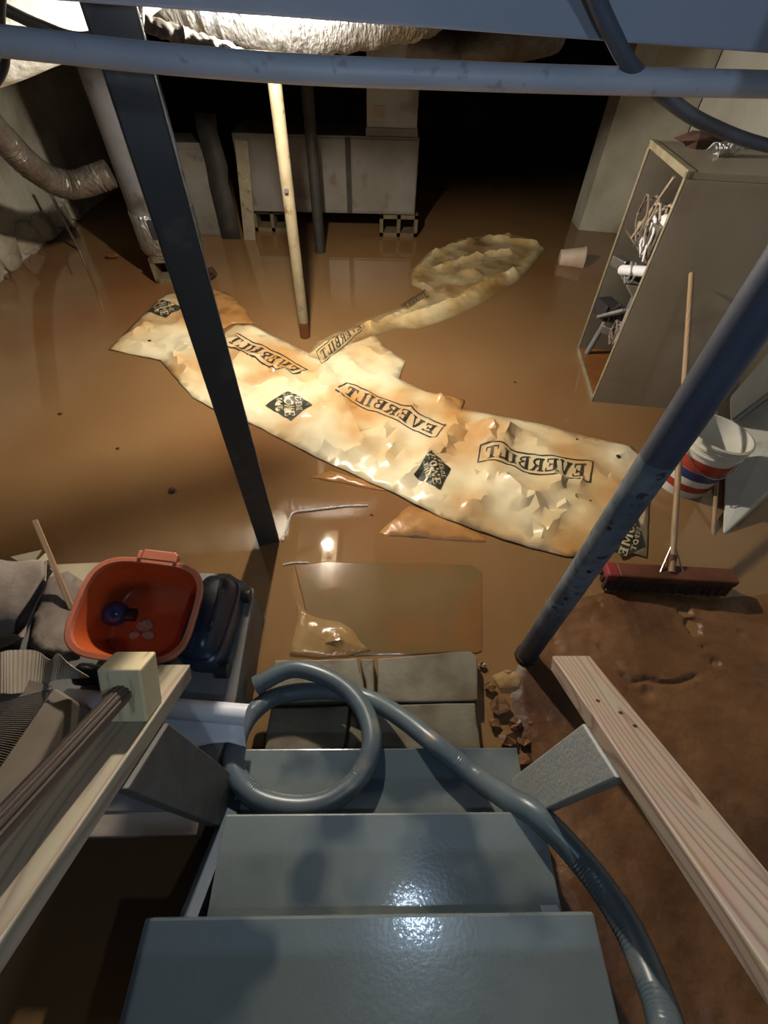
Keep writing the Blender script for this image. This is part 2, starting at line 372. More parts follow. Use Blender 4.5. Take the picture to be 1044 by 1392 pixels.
# hand rails: 2x4 laid flat on a newel
def rail_z(y, y0): return .70 + (y0 - y) * .70
def newel(x, wy, y0, m, parent):
    a, b = .19 - wy/2, .19 + wy/2; za, zb = rail_z(a, y0) - .049, rail_z(b, y0) - .049
    return MB().hexa([(x-.019, a, .02), (x+.019, a, .02), (x+.019, b, .02), (x-.019, b, .02), (x-.019, a, za), (x+.019, a, za), (x+.019, b, zb), (x-.019, b, zb)]).build('newel', m, parent, bevel=.003)
for side, yend, xx, lab, mt, nm in ((1, .41, .465, 'new pine handrail on a scuffed grey newel beside the mud', M_['pine'], M_['newel']),
                                    (-1, .39, -.46, 'grey pine handrail carrying a cream wooden block and a brown pole', M_['pine_left'], M_['newel_left'])):
    t = thing('handrail', lab, 'handrail', (xx, .19, .16))
    d = Vector((0, -1, .70)).normalized(); nrm = Vector((0, .70, 1)).normalized()
    p0 = Vector((xx, yend, .70)) - nrm * .019; p1 = p0 + d * 1.25
    rb_ = beam('rail_board', p0, p1, .089, .038, mt, t, up=nrm, ends=(.0, 0))
    if side > 0:
        newel(xx - .03, .105, yend, nm, t)
        for k in range(3):
            q = p0 + d * (.16 + .035 * k) + Vector(((-.015, .012, .02)[k], 0, 0)) + nrm * .0192
            MB().lathe([(.0005, 0), (.004, 0), (.004, .0008), (.0005, .0008)], 10, frame(q, q + d, nrm)).build('nail_hole', M_['mud_dark'], rb_)
    else:
        newel(xx + .035, .125, yend, nm, t)
        bc = p0 + d * .155 + nrm * .019
        B = frame(bc, bc + d, nrm)
        blk = MB().box((0, 0, .056), (.062, .078, .112)); blk.v = [B @ v for v in blk.v]
        blk.build('rail_block', M_['pine_block'], t, bevel=.004, M=B)
        RODP = bc + nrm * .062

# ------------------------------------------------------------------ concrete pavers and slab at the foot of the stairs
def pav(p, z, th, name, label, m=None, jitter=.004, group=None):
    mb = MB(); n = len(p)
    top = []
    for i in range(n):
        a = P(*p[i], z); b = P(*p[(i+1) % n], z)
        for k in range(4): top.append(a.lerp(b, k / 4) + jitter * noise.noise_vector(a.lerp(b, k/4) * 23))
    N_ = len(top)
    mb.add([(v.x, v.y, z - th) for v in top] + [(v.x, v.y, z) for v in top],
           [tuple(range(N_)), tuple(range(N_, 2*N_))] + [(i, (i+1) % N_, (i+1) % N_ + N_, i + N_) for i in range(N_)])
    return mb.build(name, m or M_['concrete'], None, bevel=.006)
tag(pav([(513, 895), (640, 884), (650, 893), (650, 952), (513, 955)], .055, .10, 'concrete_paver', ''), 'whole grey concrete paver next to the sunken slab', 'paver')
t = thing('concrete_paver', 'cracked grey concrete paver under the hose coil', 'paver', P(440, 925, -.045))
for poly in ([(372, 897), (486, 895), (494, 925), (497, 952), (366, 956)], [(489, 895), (509, 895), (509, 954), (500, 953), (497, 925)]):
    o = pav(poly, .055, .10, 'paver_piece', '')
    o.parent = t; o.matrix_basis = OFF[t].inverted() @ OFF[o]
tag(pav([(478, 959), (646, 955), (653, 1012), (660, 1040), (470, 1040)], .05, .095, 'concrete_paver', ''), 'grey concrete paver half under the lowest stair tread, right of the hose loop', 'paver')
tag(pav([(368, 962), (474, 959), (466, 1040), (355, 1040)], .05, .095, 'concrete_paver', ''), 'grey concrete paver half under the lowest stair tread, inside the hose loop', 'paver')
tag(pav([(400, 768), (440, 763), (640, 767), (656, 776), (656, 885), (648, 888), (480, 892), (420, 860)], .004, .045, 'sunken_slab', '', M_['slab'], .006),
    'olive-brown concrete slab just under the water at the stair foot', 'slab')

# ------------------------------------------------------------------ mud bank
def crack_depth(x, y):
    d = 0
    for (ax, ay, bx, by, wd, dep) in CRK:
        vx, vy = bx-ax, by-ay; L2 = vx*vx+vy*vy
        t = max(0, min(1, ((x-ax)*vx+(y-ay)*vy)/L2)) if L2 else 0
        q = math.hypot(x-ax-t*vx, y-ay-t*vy)
        if q < wd: d = max(d, dep * (1 - (q/wd)**2))
    return d
CRK = []
def crk(pts, wd, dep):
    w_ = [P(a, b, .02) for a, b in pts]
    for a, b in zip(w_, w_[1:]): CRK.append((a.x, a.y, b.x, b.y, wd, dep))
crk([(848, 918), (860, 928), (880, 922), (900, 928), (925, 927), (950, 918)], .014, .014)
crk([(815, 878), (835, 897), (842, 905)], .012, .009)
for (a, b, wd, dep) in ((932, 830, .030, .03), (943, 848, .036, .035), (946, 858, .025, .03), (958, 878, .014, .016), (975, 900, .022, .018), (880, 942, .028, .012),
                        (1010, 858, .02, .01), (815, 822, .016, .008), (862, 858, .014, .006), (755, 870, .012, .006)):
    CRK.append((P(a, b, .02).x, P(a, b, .02).y, P(a, b, .02).x + .001, P(a, b, .02).y, wd, dep))
md = MB(); gx, gy = 190, 200; X0, X1, Y0, Y1 = .44, 2.9, -1.6, 1.10
def mud_z(x, y):
    e = min((x - .50 - .07 * noise.noise((y*3, 1, 0)) - max(0, y-.62)*.55) / .10, (1.02 - y + .05 * noise.noise((x*3, 0, 2))) / .10)
    e = max(0, min(1, e)); e = e*e*(3-2*e)
    h = -.014 + e * (.030 + .014 * noise.noise((x*2.3, y*2.3, 5)) + .007 * noise.noise((x*9, y*9, 1)) + .003 * noise.noise((x*28, y*28, 1)))
    return h - crack_depth(x, y)
for j in range(gy + 1):
    for i in range(gx + 1):
        x = X0 + (X1-X0) * (i/gx)**1.5; y = Y0 + (Y1-Y0) * (j/gy)**.7
        md.v.append(Vector((x, y, mud_z(x, y))))
for j in range(gy):
    for i in range(gx):
        a = j*(gx+1)+i; md.f.append((a, a+1, a+gx+2, a+gx+1))
tag(md.build('mud_bank', M_['mud'], smooth=True), 'cracked wet brown mud bank beside the stairs', 'mud', kind='stuff')

def clod(px, py, s, name, label, m, z=.0, flat=.5, seed=0, group=None):
    c = P(px, py, z); mb = MB()
    mb.lathe([(.001, -.5), (.5, -.42), (.75, 0), (.55, .38), (.001, .45)], 7)
    mb.v = [c + Vector((v.x * s, v.y * s * .8, max(0, v.z + .4) * s * flat)) + s * .35 * noise.noise_vector(v * 1.7 + Vector((seed * 3.1, 0, 0))) * Vector((1, 1, .4)).x for v in mb.v]
    lo_ = min(v.z for v in mb.v); mb.v = [v + Vector((0, 0, c.z - lo_)) for v in mb.v]
    return tag(mb.build(name, m), label, 'mud clod', group)
G = 'mud clods by the stair foot'
for k, (a, b, s) in enumerate([(678, 960, .05), (700, 985, .035), (672, 985, .03), (690, 1005, .045), (712, 1010, .03), (665, 935, .03), (712, 1035, .04), (690, 1030, .03), (722, 985, .025), (655, 905, .022)]):
    clod(a, b, s, 'mud_clod', 'small wet brown mud clod lying between the pavers and the pine handrail', M_['mud'], .004, .55, k, G)

# ------------------------------------------------------------------ posts
lp = P(362, 742, 0)
t = thing('steel_post', 'dark grey square steel post with one edge painted bright as if lamplit standing in the water', 'post', (lp.x, lp.y + .045, -.05))
M = Matrix.Rotation(math.radians(19), 3, 'Z')
MB().box((lp.x, lp.y + .045, 1.0), (.096, .07, 2.1), M).build('shaft', M_['post'], t, bevel=.006)
q = M @ Vector((.0485, -.032, 0))
MB().box((lp.x + q.x, lp.y + .045 + q.y, 1.0), (.003, .006, 2.05), M).build('painted_lit_edge', M_['bare'], t)  # bright strip painted on for the edge caught by the lamp
MB().box((lp.x, lp.y + .045, 2.04), (.17, .15, .03), M).build('cap_plate', M_['post'], t)

rp = P(714, 893, 0)
t = thing('steel_column', 'round steel column with chipped blue paint standing in the mud', 'column', (rp.x, rp.y, -.05))
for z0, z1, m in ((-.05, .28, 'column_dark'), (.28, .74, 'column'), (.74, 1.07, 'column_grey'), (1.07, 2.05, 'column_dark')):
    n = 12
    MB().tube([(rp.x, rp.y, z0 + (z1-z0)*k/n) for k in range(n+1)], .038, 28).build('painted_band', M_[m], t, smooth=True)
for a, z in ((235, .52), (222, .86), (250, .68), (215, .45)):
    c = Vector((math.cos(math.radians(a)), math.sin(math.radians(a)), 0))
    p = Vector((rp.x, rp.y, z)) + c * .036
    MB().tube([p, p + c * .0035], .006, 10).build('bolt_hole', M_['black'], t)
MB().tube([(rp.x, rp.y, -.05), (rp.x, rp.y, .03)], .043, 24).build('foot_ring', M_['mud_dark'], t, smooth=True)

tp = P(415, 458, 0)
t = thing('adjustable_post', 'thin cream-painted jack post with a pin standing behind the plastic sheet', 'post', (tp.x, tp.y, -.05))
MB().tube([(tp.x, tp.y, z) for z in (.12, .5, 1, 1.55)], .036, 20).build('shaft', M_['pale_post'], t, smooth=True)
MB().tube([(tp.x, tp.y, z) for z in (-.05, .0, .12)], .037, 20).build('stained_foot', M_['rust'], t, smooth=True)
MB().tube([(tp.x, tp.y, z) for z in (1.55, 1.98)], .022, 16).build('screw', M_['rust'], t, smooth=True)
MB().tube([(tp.x, tp.y - .05, .93), (tp.x, tp.y + .05, .93)], .012, 10).build('pin', M_['wire'], t, smooth=True)

# ------------------------------------------------------------------ stairwell rail, cable
pts = [PY(x, y, .9 + .02 * k) for k, (x, y) in enumerate([(-340, 22), (0, 56), (200, 78), (400, 94), (560, 101), (760, 108), (1044, 115), (1400, 122)])]
tag(MB().tube(spline(pts, 6), .0175, 18).build('stairwell_rail', M_['pipe_blue'], smooth=True, base=pts[4]), 'pale pipe rail slung across the stairwell opening', 'rail')
pts = [PY(770, -120, .93), PY(808, -10, .96), PY(832, 45, .97), PY(858, 90, 1.0), PY(905, 132, 1.05), PY(960, 168, 1.12), PY(1044, 198, 1.2), PY(1160, 216, 1.3), PY(1300, 215, 1.35)]
tag(MB().tube(spline(pts, 8), .0115, 12).build('hanging_cable', M_['cable'], smooth=True, base=pts[3]), 'grey-blue cable drooping behind the stairwell rail to the white wall', 'cable')

# ------------------------------------------------------------------ lamp
t = thing('ceiling_lamp', 'bare lit bulb hanging below the joists beside the foil duct', 'lamp', BULB + Vector((0, 0, .38)))
prof = [(.001, -.045)] + [(.035 * math.sin(a), -.01 - .035 * math.cos(a)) for a in (.5, 1, 1.5, 2, 2.4)] + [(.014, .035), (.014, .05)]
o = MB().lathe(prof, 18, Matrix.Translation(BULB)).build('bulb', M_['bulb'], t, smooth=True)
MB().tube([BULB + Vector((0, 0, .045)), BULB + Vector((0, 0, .12))], .022, 16).build('socket', M_['white'], t, smooth=True)
MB().box(BULB + Vector((0, .02, .30)), (.14, .62, .16)).build('mount_board', M_['pale_post'], t, bevel=.003)
MB().tube([BULB + Vector((0, 0, .12)), BULB + Vector((0, 0, .24))], .006, 8).build('cord', M_['black'], t)

# ------------------------------------------------------------------ ducts under the ceiling
def flex(name, pts, r, m, label, ribs=True, cat='duct', step=.03, wob=.06, n=26):
    s = spline(pts, 40); out = [s[0]]; acc = 0
    for a, b in zip(s, s[1:]):
        acc += (b-a).length
        if acc >= step / 2: out.append(b); acc = 0
    rr = [r * (1 + (.03 if k % 2 else -.02)) if ribs else r for k in range(len(out))]
    return tag(MB().tube(out, rr, n, True, wob).build(name, m, smooth=True), label, cat)
flex('foil_duct', [(-1.20, 3.25, 1.80), (-.85, 3.02, 1.70), (-.45, 2.95, 1.655), (-.1, 3.0, 1.665), (.2, 3.3, 1.70), (.35, 3.9, 1.72)], .15, M_['foil'],
     'shiny crinkled silver foil duct under the ceiling beside the lit bulb', wob=.14, step=.06)
flex('foil_duct', [PY(560, 60, 4.6), PY(620, 75, 4.5), PY(690, 55, 4.4), PY(760, 40, 4.5)], .12, M_['foil_dull'], 'dull silver flexible duct behind the white plenum', wob=.14, step=.06)
flex('sleeved_duct', [(-2.75, 2.1, 1.40), (-2.1, 2.35, 1.49), (-1.6, 2.5, 1.585), (-1.2, 2.62, 1.69), (-.98, 2.85, 1.80)], .18, M_['duct_white'], 'thick white sleeved duct under the ceiling by the left wall', wob=.05, ribs=False)
pp = [PY(-60, 120, 3.3), PY(0, 185, 3.5), PY(50, 232, 3.7), PY(95, 252, 3.9), PY(150, 236, 4.0)]
flex('flexible_duct', pp, .085, M_['foil_dull'], 'brownish grey flexible duct curving down to the water heater', wob=.08)
for pts, r, lab in (([PY(-40, -4, 1.5), PY(0, 10, 1.5), PY(55, 35, 1.55), PY(110, 52, 1.6), PY(170, 40, 1.7)], .012, 'black cable running under the white sleeved duct'),
                    ([PY(2, -10, 1.4), PY(1, 30, 1.42), PY(8, 70, 1.44), PY(2, 100, 1.45), PY(-20, 130, 1.46)], .009, 'black cable hanging down by the left wall')):
    tag(MB().tube(spline(pts, 8), r, 10).build('black_cable', M_['black'], smooth=True, base=pts[2]), lab, 'cable')
pts = [PY(160, 8, 2.2), PY(190, 25, 2.22), PY(225, 42, 2.25), PY(265, 55, 2.3), PY(310, 70, 2.35), PY(360, 90, 2.4)]
tag(MB().tube(spline(pts, 10), [.035 if k < 12 else .024 for k in range(51)], 12, wob=.5).build('torn_pipe_wrap', M_['dark_wrap'], smooth=True, base=pts[2]), 'dark torn pipe wrap hanging in front of the foil duct', 'pipe wrap')

# ------------------------------------------------------------------ air handler at the back, on blocks
t = thing('air_handler', 'long white sheet-metal air handler lying on cinder blocks', 'air handler', (-.47, 5.6, .2))
MB().box((-.47, 5.62, .52), (1.74, .62, .62)).build('casing', M_['white_metal'], t, bevel=.006)
MB().box((.08, 5.303, .52), (.62, .012, .58)).build('access_panel', M_['white_metal'], t, bevel=.003)
MB().box((-.62, 5.303, .52), (.66, .012, .58)).build('access_panel', M_['white_metal'], t, bevel=.003)
MB().box((-.27, 5.300, .52), (.05, .02, .60)).build('seam_strip', M_['dark_wrap'], t)
MB().box((.14, 5.52, .862), (.48, .42, .06)).build('plenum_collar', M_['white_metal'], t, bevel=.003)
MB().box((.14, 5.52, 1.44), (.46, .40, 1.12)).build('plenum', M_['plenum'], t, bevel=.004); pl_ = col.objects[-1]
MB().box((0.02, 5.317, 1.0), (.10, .006, .08)).build('rating_label', M_['cardboard'], pl_)
t = thing('metal_cabinet', 'low white metal box standing on the floor left of the air handler', 'box', (-1.80, 5.45, 0))
MB().box((-1.80, 5.47, .36), (.46, .42, .80)).build('casing', M_['white_metal'], t, bevel=.005)
MB().box((-1.80, 5.256, .36), (.40, .012, .70)).build('front_panel', M_['white_metal'], t, bevel=.003)

def cinder(c, rz, label, L_=.40, W_=.20, H_=.20, m=None, group=None):
    mb = MB(); R_ = Matrix.Rotation(rz, 4, 'Z'); T = Matrix.Translation(c) @ R_
    # hollows face sideways (block lies on its side)
    for x in (-L_/2 + .018, 0, L_/2 - .018): mb.box((x, 0, H_/2), (.036, W_, H_))
    mb.box((0, 0, .018), (L_, W_, .036)); mb.box((0, 0, H_ - .018), (L_, W_, .036))
    mb.xf(T); return tag(mb.build('cinder_block', m or M_['block']), label, 'cinder block', group)
cinder((.24, 5.42, .0), 0, 'hollow cinder block under the right end of the air handler')
cinder((-1.1, 5.5, .0), 0, 'hollow cinder block under the left end of the air handler')

# dark pipe, plank and torn insulation in front of the air handler
pp = PY(432, 300, 4.85)
tag(MB().tube([(pp.x, 4.85, z) for z in (-.05, .5, 1.2, 2.05)], .05, 16).build('drain_pipe', M_['dark_wrap'], smooth=True), 'dark vertical drain pipe in front of the air handler', 'pipe')
beam_o = beam('leaning_plank', Vector((PY(338, 318, 5.15).x, 5.15, -.04)), PY(328, 190, 5.24), .12, .025, M_['pale_post'], None, up=(0, 1, 0)); tag(beam_o, 'narrow pale plank leaning against the air handler', 'plank')
ins = MB()
for k in range(9):
    z = -.02 + k * .125
    for sx in (-1, 1): ins.v.append(Vector((-1.50 + sx * (.09 + .03 * noise.noise((k*.9, sx, 3))) , 5.16 + .03 * noise.noise((k*.7, sx, 0)), z)))
ins.f = [(2*k, 2*k+1, 2*k+3, 2*k+2) for k in range(8)]
tag(ins.build('insulation_strip', M_['dark_wrap'], smooth=True, solid=.02), 'dark torn insulation strip hanging beside the pale plank', 'insulation')

# water heater on blocks
hc = Vector((-1.78, 4.30, .2))
t = thing('water_heater', 'grey cylindrical water heater behind the square steel post', 'water heater', hc)
MB().lathe([(.001, 0), (.245, 0), (.25, .03), (.25, 1.25), (.235, 1.29), (.001, 1.31)], 36, Matrix.Translation(hc)).build('tank', M_['heater'], t, smooth=True)
MB().lathe([(.252, .02), (.258, .03), (.258, .30), (.252, .31)], 36, Matrix.Translation(hc)).build('foil_band', M_['foil'], t, smooth=True)
MB().tube([hc + Vector((0, 0, 1.30)), hc + Vector((0, 0, 1.84))], .06, 18).build('flue', M_['foil_dull'], t, smooth=True)
for sx in (-.13, .13): MB().tube([hc + Vector((sx, 0, 1.28)), hc + Vector((sx, 0, 1.84))], .012, 10).build('supply_pipe', M_['wire'], t, smooth=True)
MB().box(hc + Vector((.02, -.255, .22)), (.12, .03, .14)).build('gas_valve', M_['dark_plastic'], t, bevel=.01)
cinder((-1.74, 4.18, .0), .15, 'tan hollow cinder block under the water heater', m=M_['block'])
tag(MB().box((-1.80, 4.44, .098), (.38, .19, .19)).build('cinder_block', M_['mud_dark'], bevel=.006), 'dark solid block behind the tan block under the water heater', 'cinder block')
p0 = P(108, 340, 0); tag(rod('thin_pipe', p0 + Vector((0, 0, -.05)), PY(62, 250, 4.75), .014, M_['wire']), 'thin bare pipe standing by the left wall', 'pipe')
clod(285, 380, .11, 'mud_clod', 'dark mud lump in the water between the post and the plastic sheet', M_['mud_dark'], 0, .7, 3)
clod(155, 352, .07, 'mud_clod', 'brown mud lump in the water in front of the water heater', M_['mud'], 0, .6, 5)

# ------------------------------------------------------------------ grey cabinet with junk
CX0, CX1, CY0, CY1, CH = 1.42, 2.32, 2.40, 3.05, 1.185
t = thing('utility_cabinet', 'grey metal cabinet standing open, full of junk', 'cabinet', ((CX0+CX1)/2, (CY0+CY1)/2, -.05))
CT = Matrix.Translation((CX0, CY0, 0)) @ Matrix.Rotation(math.radians(-8), 4, 'Z') @ Matrix.Translation((-CX0, -CY0, 0)) @ Matrix(((1, 0, -.028, 0), (0, 1, 0, 0), (0, 0, 1, 0), (0, 0, 0, 1)))   # turned a little towards the lamp
def cbox(name, x0, x1, y0, y1, z0, z1, m, bevel=.003):
    p = [CT @ Vector((x, y, z)) for z in (z0, z1) for x, y in ((x0, y0), (x1, y0), (x1, y1), (x0, y1))]
    return MB().hexa(p).build(name, m, t, bevel=bevel)
cbox('side_panel', CX0 + .004, CX1, CY0, CY0 + .02, -.05, CH, M_['cabinet'])
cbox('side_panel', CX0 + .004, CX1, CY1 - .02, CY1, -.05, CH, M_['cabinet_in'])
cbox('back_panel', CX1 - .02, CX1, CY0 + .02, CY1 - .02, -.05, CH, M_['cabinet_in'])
cbox('top_panel', CX0 + .004, CX1, CY0, CY1, CH, CH + .03, M_['cabinet'])
cbox('bottom_panel', CX0 + .004, CX1, CY0 + .02, CY1 - .02, .0, .03, M_['cabinet_mud'])
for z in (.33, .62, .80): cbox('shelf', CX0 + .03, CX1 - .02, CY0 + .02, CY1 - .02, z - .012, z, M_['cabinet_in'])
for args in ((CY0, CY0 + .022, -.02, CH + .03), (CY1 - .022, CY1, -.02, CH + .03)): cbox('edge_trim', CX0 - .006, CX0 + .004, *args, M_['cabinet_edge'])
cbox('edge_trim', CX0 - .006, CX0 + .03, CY0, CY1, CH, CH + .034, M_['cabinet_edge'])
cbox('edge_trim', CX0 - .006, CX0 + .004, CY0, CY1, -.02, .03, M_['cabinet_edge'])
# junk
n_before = set(col.objects)
rj = random.Random(11)
def J(px, py, y=None, dx=.0):
    y = y or 2.7; p = PY(px, py, y); return p + Vector((dx, 0, 0))
def wirecoil(c, r, turns, label, m, tilt=.6):
    pts = []
    for k in range(int(turns * 16) + 1):
        a = 2 * math.pi * k / 16; rr = r * (1 + .12 * math.sin(k * 1.7))
        pts.append(Vector(c) + Vector((.25 * rr * math.sin(a * .5), rr * math.cos(a), r + rr * math.sin(a))))
    tag(MB().tube(pts, .006, 6).build('wire_coil', m, smooth=True), label, 'wire')
SZ = .80
wirecoil((1.54, 2.72, SZ), .10, 2.2, 'loose loop of pale wire on the upper cabinet shelf', M_['cardboard'])
wirecoil((1.60, 2.60, SZ), .075, 3, 'dark tangled wire coil on the upper cabinet shelf', M_['brown_rag'])
wirecoil((1.55, 2.84, SZ), .06, 2.5, 'small grey wire coil at the far side of the upper cabinet shelf', M_['grey_plastic'])
def item(name, label, cat, c, size, m, rz=0, rx=0, ry=0):
    Mx = Matrix.Rotation(rz, 3, 'Z') @ Matrix.Rotation(rx, 3, 'X') @ Matrix.Rotation(ry, 3, 'Y')
    mb = MB().box((0, 0, 0), size, Mx); lo_ = min(v.z for v in mb.v)
    mb.v = [v + Vector(c) + Vector((0, 0, -lo_)) for v in mb.v]
    return mb, name, label, cat, m
def put(a, bevel=.006):
    mb, name, label, cat, m = a; return tag(mb.build(name, m, bevel=bevel), label, cat)
def elbow(c, r, L1, L2, m, label, a=0.):
    c = Vector(c); pts = [c + Vector((0, 0, L1)), c + Vector((0, 0, r*2.2)), c + Vector((0, r*.9, r*1.2)), c + Vector((0, r*2.2, r*1.05)), c + Vector((0, L2, r*1.05))]
    tag(MB().tube(spline(pts, 5), r, 14).build('pipe_elbow', m, smooth=True), label, 'pipe fitting')
put(item('paint_can', 'small dull silver box on the upper cabinet shelf', 'box', (1.60, 2.50, SZ), (.10, .09, .13), M_['grey_plastic'], .4))
put(item('junk_box', 'dark plastic housing at the back of the upper cabinet shelf', 'housing', (1.78, 2.66, SZ), (.2, .3, .26), M_['dark_plastic'], .2))
elbow((1.56, 2.50, .93), .032, .12, .13, M_['pvc'], 'white plastic pipe elbow near the cabinet top')
put(item('junk_box', 'brown crumpled box behind the wire coils', 'box', (1.75, 2.90, SZ), (.14, .12, .18), M_['brown_rag'], .5))
SZ2 = .62
tag(rod('white_tube', (1.50, 2.80, .655), (1.58, 2.55, .80 - .06), .028, M_['pvc']), 'white plastic tube lying slanted on the middle cabinet shelf', 'tube')
put(item('junk_box', 'dark plastic block on the middle cabinet shelf', 'housing', (1.72, 2.70, SZ2), (.16, .30, .12), M_['dark_plastic'], .1))
SZ3 = .33
put(item('metal_bracket', 'long grey metal bracket slanting across the lower cabinet shelf', 'bracket', (1.51, 2.72, SZ3 + .002), (.05, .34, .02), M_['grey_plastic'], .1, -.55))
put(item('metal_bracket', 'thin dark metal bar across the lower cabinet shelf', 'bracket', (1.53, 2.78, SZ3 + .002), (.02, .30, .02), M_['dark_plastic'], -.1, -.62))
put(item('junk_box', 'grey metal box at the back of the lower cabinet shelf', 'box', (1.72, 2.74, SZ3), (.16, .36, .2), M_['grey_plastic'], -.1))
wirecoil((1.55, 2.54, SZ3), .05, 2.5, 'grey wire coil on the lower cabinet shelf', M_['wire'])
put(item('junk_box', 'small white carton on the lower cabinet shelf', 'carton', (1.58, 2.62, SZ3), (.07, .06, .08), M_['pvc'], .5))
tag(rod('thin_rod', (1.49, 2.52, SZ), (1.52, 2.70, SZ + .16), .005, M_['pvc']), 'thin white rod leaning on the wire coils in the cabinet', 'rod')
# more clutter so the shelves are crammed
put(item('junk_box', 'grey plastic control box standing behind the pipe elbow', 'box', (1.95, 2.52, SZ), (.10, .12, .24), M_['grey_plastic'], .2))
put(item('junk_box', 'crushed pale carton at the far end of the upper cabinet shelf', 'carton', (1.60, 2.95, SZ), (.09, .08, .07), M_['cardboard'], .7))
wirecoil((1.52, 2.64, SZ), .085, 3.4, 'pale cable coil in front of the dark housing', M_['pvc'])
wirecoil((1.51, 2.80, SZ), .11, 1.6, 'wide brown wire loop on the upper cabinet shelf', M_['kraft'])
tag(rod('thin_rod', (1.515, 2.88, SZ), (1.55, 2.72, SZ + .33), .008, M_['cardboard']), 'thin tan rod standing behind the pale wire loop', 'rod')
tag(rod('thin_rod', (1.50, 2.76, SZ), (1.52, 2.62, SZ + .24), .007, M_['wire']), 'thin metal rod crossing the wire loops in the cabinet', 'rod')
put(item('metal_bracket', 'short silver bracket on the middle cabinet shelf', 'bracket', (1.52, 2.92, SZ2), (.06, .12, .06), M_['wire'], .5))
wirecoil((1.55, 2.47, SZ2), .035, 2.5, 'small dark cable coil on the middle cabinet shelf', M_['dark_plastic'])
put(item('metal_plate', 'flat grey plate leaning at the near end of the lower cabinet shelf', 'plate', (1.54, 2.49, SZ3), (.03, .10, .22), M_['grey_plastic'], .3))
put(item('junk_box', 'dark plastic cover lying on the lower cabinet shelf', 'housing', (1.53, 2.90, SZ3), (.10, .14, .10), M_['dark_plastic'], .3))
put(item('junk_box', 'crumpled silver-grey packet on the lower cabinet shelf', 'packet', (1.52, 2.66, SZ3 + .0), (.07, .10, .05), M_['foil_dull'], .9))
tag(rod('grey_tube', (1.53, 2.96, .03), (1.56, 2.92, .30), .018, M_['grey_plastic']), 'short grey tube standing on the muddy cabinet bottom', 'tube')
wirecoil((1.52, 2.72, SZ2), .05, 3, 'tangled grey cable hanging over the middle cabinet shelf', M_['grey_plastic'])
wirecoil((1.51, 2.56, SZ3), .06, 2.2, 'loose brown wire loop on the lower cabinet shelf', M_['kraft'])
wirecoil((1.53, 2.80, SZ3), .05, 2.4, 'dark wire loop on the lower cabinet shelf', M_['dark_plastic'])
wirecoil((1.50, 2.56, SZ), .12, 1.4, 'large thin tan wire loop near the cabinet top', M_['cardboard'])
put(item('junk_box', 'silver-white plastic socket block beside the pipe elbow', 'socket', (1.53, 2.58, SZ + .0), (.06, .07, .16), M_['foil_dull'], .4))
for o_ in set(col.objects) - n_before: o_.matrix_basis = CT @ Matrix.Translation((-.065, 0, 0)) @ o_.matrix_basis
# on top of the cabinet
zt = CH + .03
mb = MB(); mb.lathe([(.001, -1), (.6, -.9), (1, 0), (.7, .8), (.001, 1)], 10)
mb.v = [Vector((1.64 + v.x * .13, 2.88 + v.y * .06, zt + .03 + v.z * .026)) + .02 * noise.noise_vector(v * 1.5) for v in mb.v]
lo_ = min(v.z for v in mb.v); mb.v = [v - Vector((0, 0, lo_ - zt)) for v in mb.v]
tag(mb.build('brown_rag', M_['brown_rag']), 'brown crumpled rag lying on the cabinet top', 'rag')
mb = MB(); mb.lathe([(.001, -1), (.6, -.9), (1, 0), (.7, .8), (.001, 1)], 9)
mb.v = [Vector((1.68 + v.x * .085, 2.70 + v.y * .04, zt + .03 + v.z * .024)) + .02 * noise.noise_vector(v * 2.5) for v in mb.v]
lo_ = min(v.z for v in mb.v); mb.v = [v - Vector((0, 0, lo_ - zt)) for v in mb.v]
tag(mb.build('foil_scrap', M_['foil']), 'crumpled silver foil scrap lying on the cabinet top', 'foil')

# ------------------------------------------------------------------ broom, bucket, stick, white appliance, cup
a = P(822, 776, .09); b = P(998, 786, .09)
a.z = b.z = .09
ctr = (a + b) / 2
t = thing('push_broom', 'push broom with a muddy red block standing in the mud, handle leaning on the cabinet', 'broom', (ctr.x, ctr.y, .02))
ax = (b - a).normalized()
bb_ = beam('broom_block', a + ax * .05, b, .075, .04, M_['broom_wood'], t, bevel=.008)
beam('painted_end', a, a + ax * .052, .076, .041, M_['broom_end'], bb_, bevel=.01)
Bf = frame(a, b); Lb = (b - a).length; br = MB()
for k in range(46):
    for j in range(3):
        x = .015 + (Lb - .03) * k / 45; y = -.026 + .026 * j
        lean = .012 * noise.noise((k * .6, j, 0)) + (j - 1) * .012
        br.hexa([Bf @ Vector(q) for q in ((x-.006+lean*.3, y-.01+lean, -.075), (x+.006+lean*.3, y-.01+lean, -.075), (x+.006+lean*.3, y+.01+lean, -.075), (x-.006+lean*.3, y+.01+lean, -.075),
                                          (x-.0055, y-.009, -.018), (x+.0055, y-.009, -.018), (x+.0055, y+.009, -.018), (x-.0055, y+.009, -.018))])
o = br.build('bristles', M_['bristle'], bb_); o['kind'] = 'stuff'
hb = P(913, 765, .12); hb.z = .11; hb.y = ctr.y; hb.x = ctr.x
ht = PY(940, 372, 2.355)
rod('broom_handle', hb, ht, .0125, M_['handle'], t)
for sx in (-.05, .05): MB().tube([ctr + Vector((sx, 0, .02)), hb.lerp(ht, .09)], .003, 6).build('brace_wire', M_['wire'], t)
MB().tube([hb - Vector((0, 0, .02)), hb.lerp(ht, .05)], .018, 12).build('ferrule', M_['rust'], t, smooth=True)

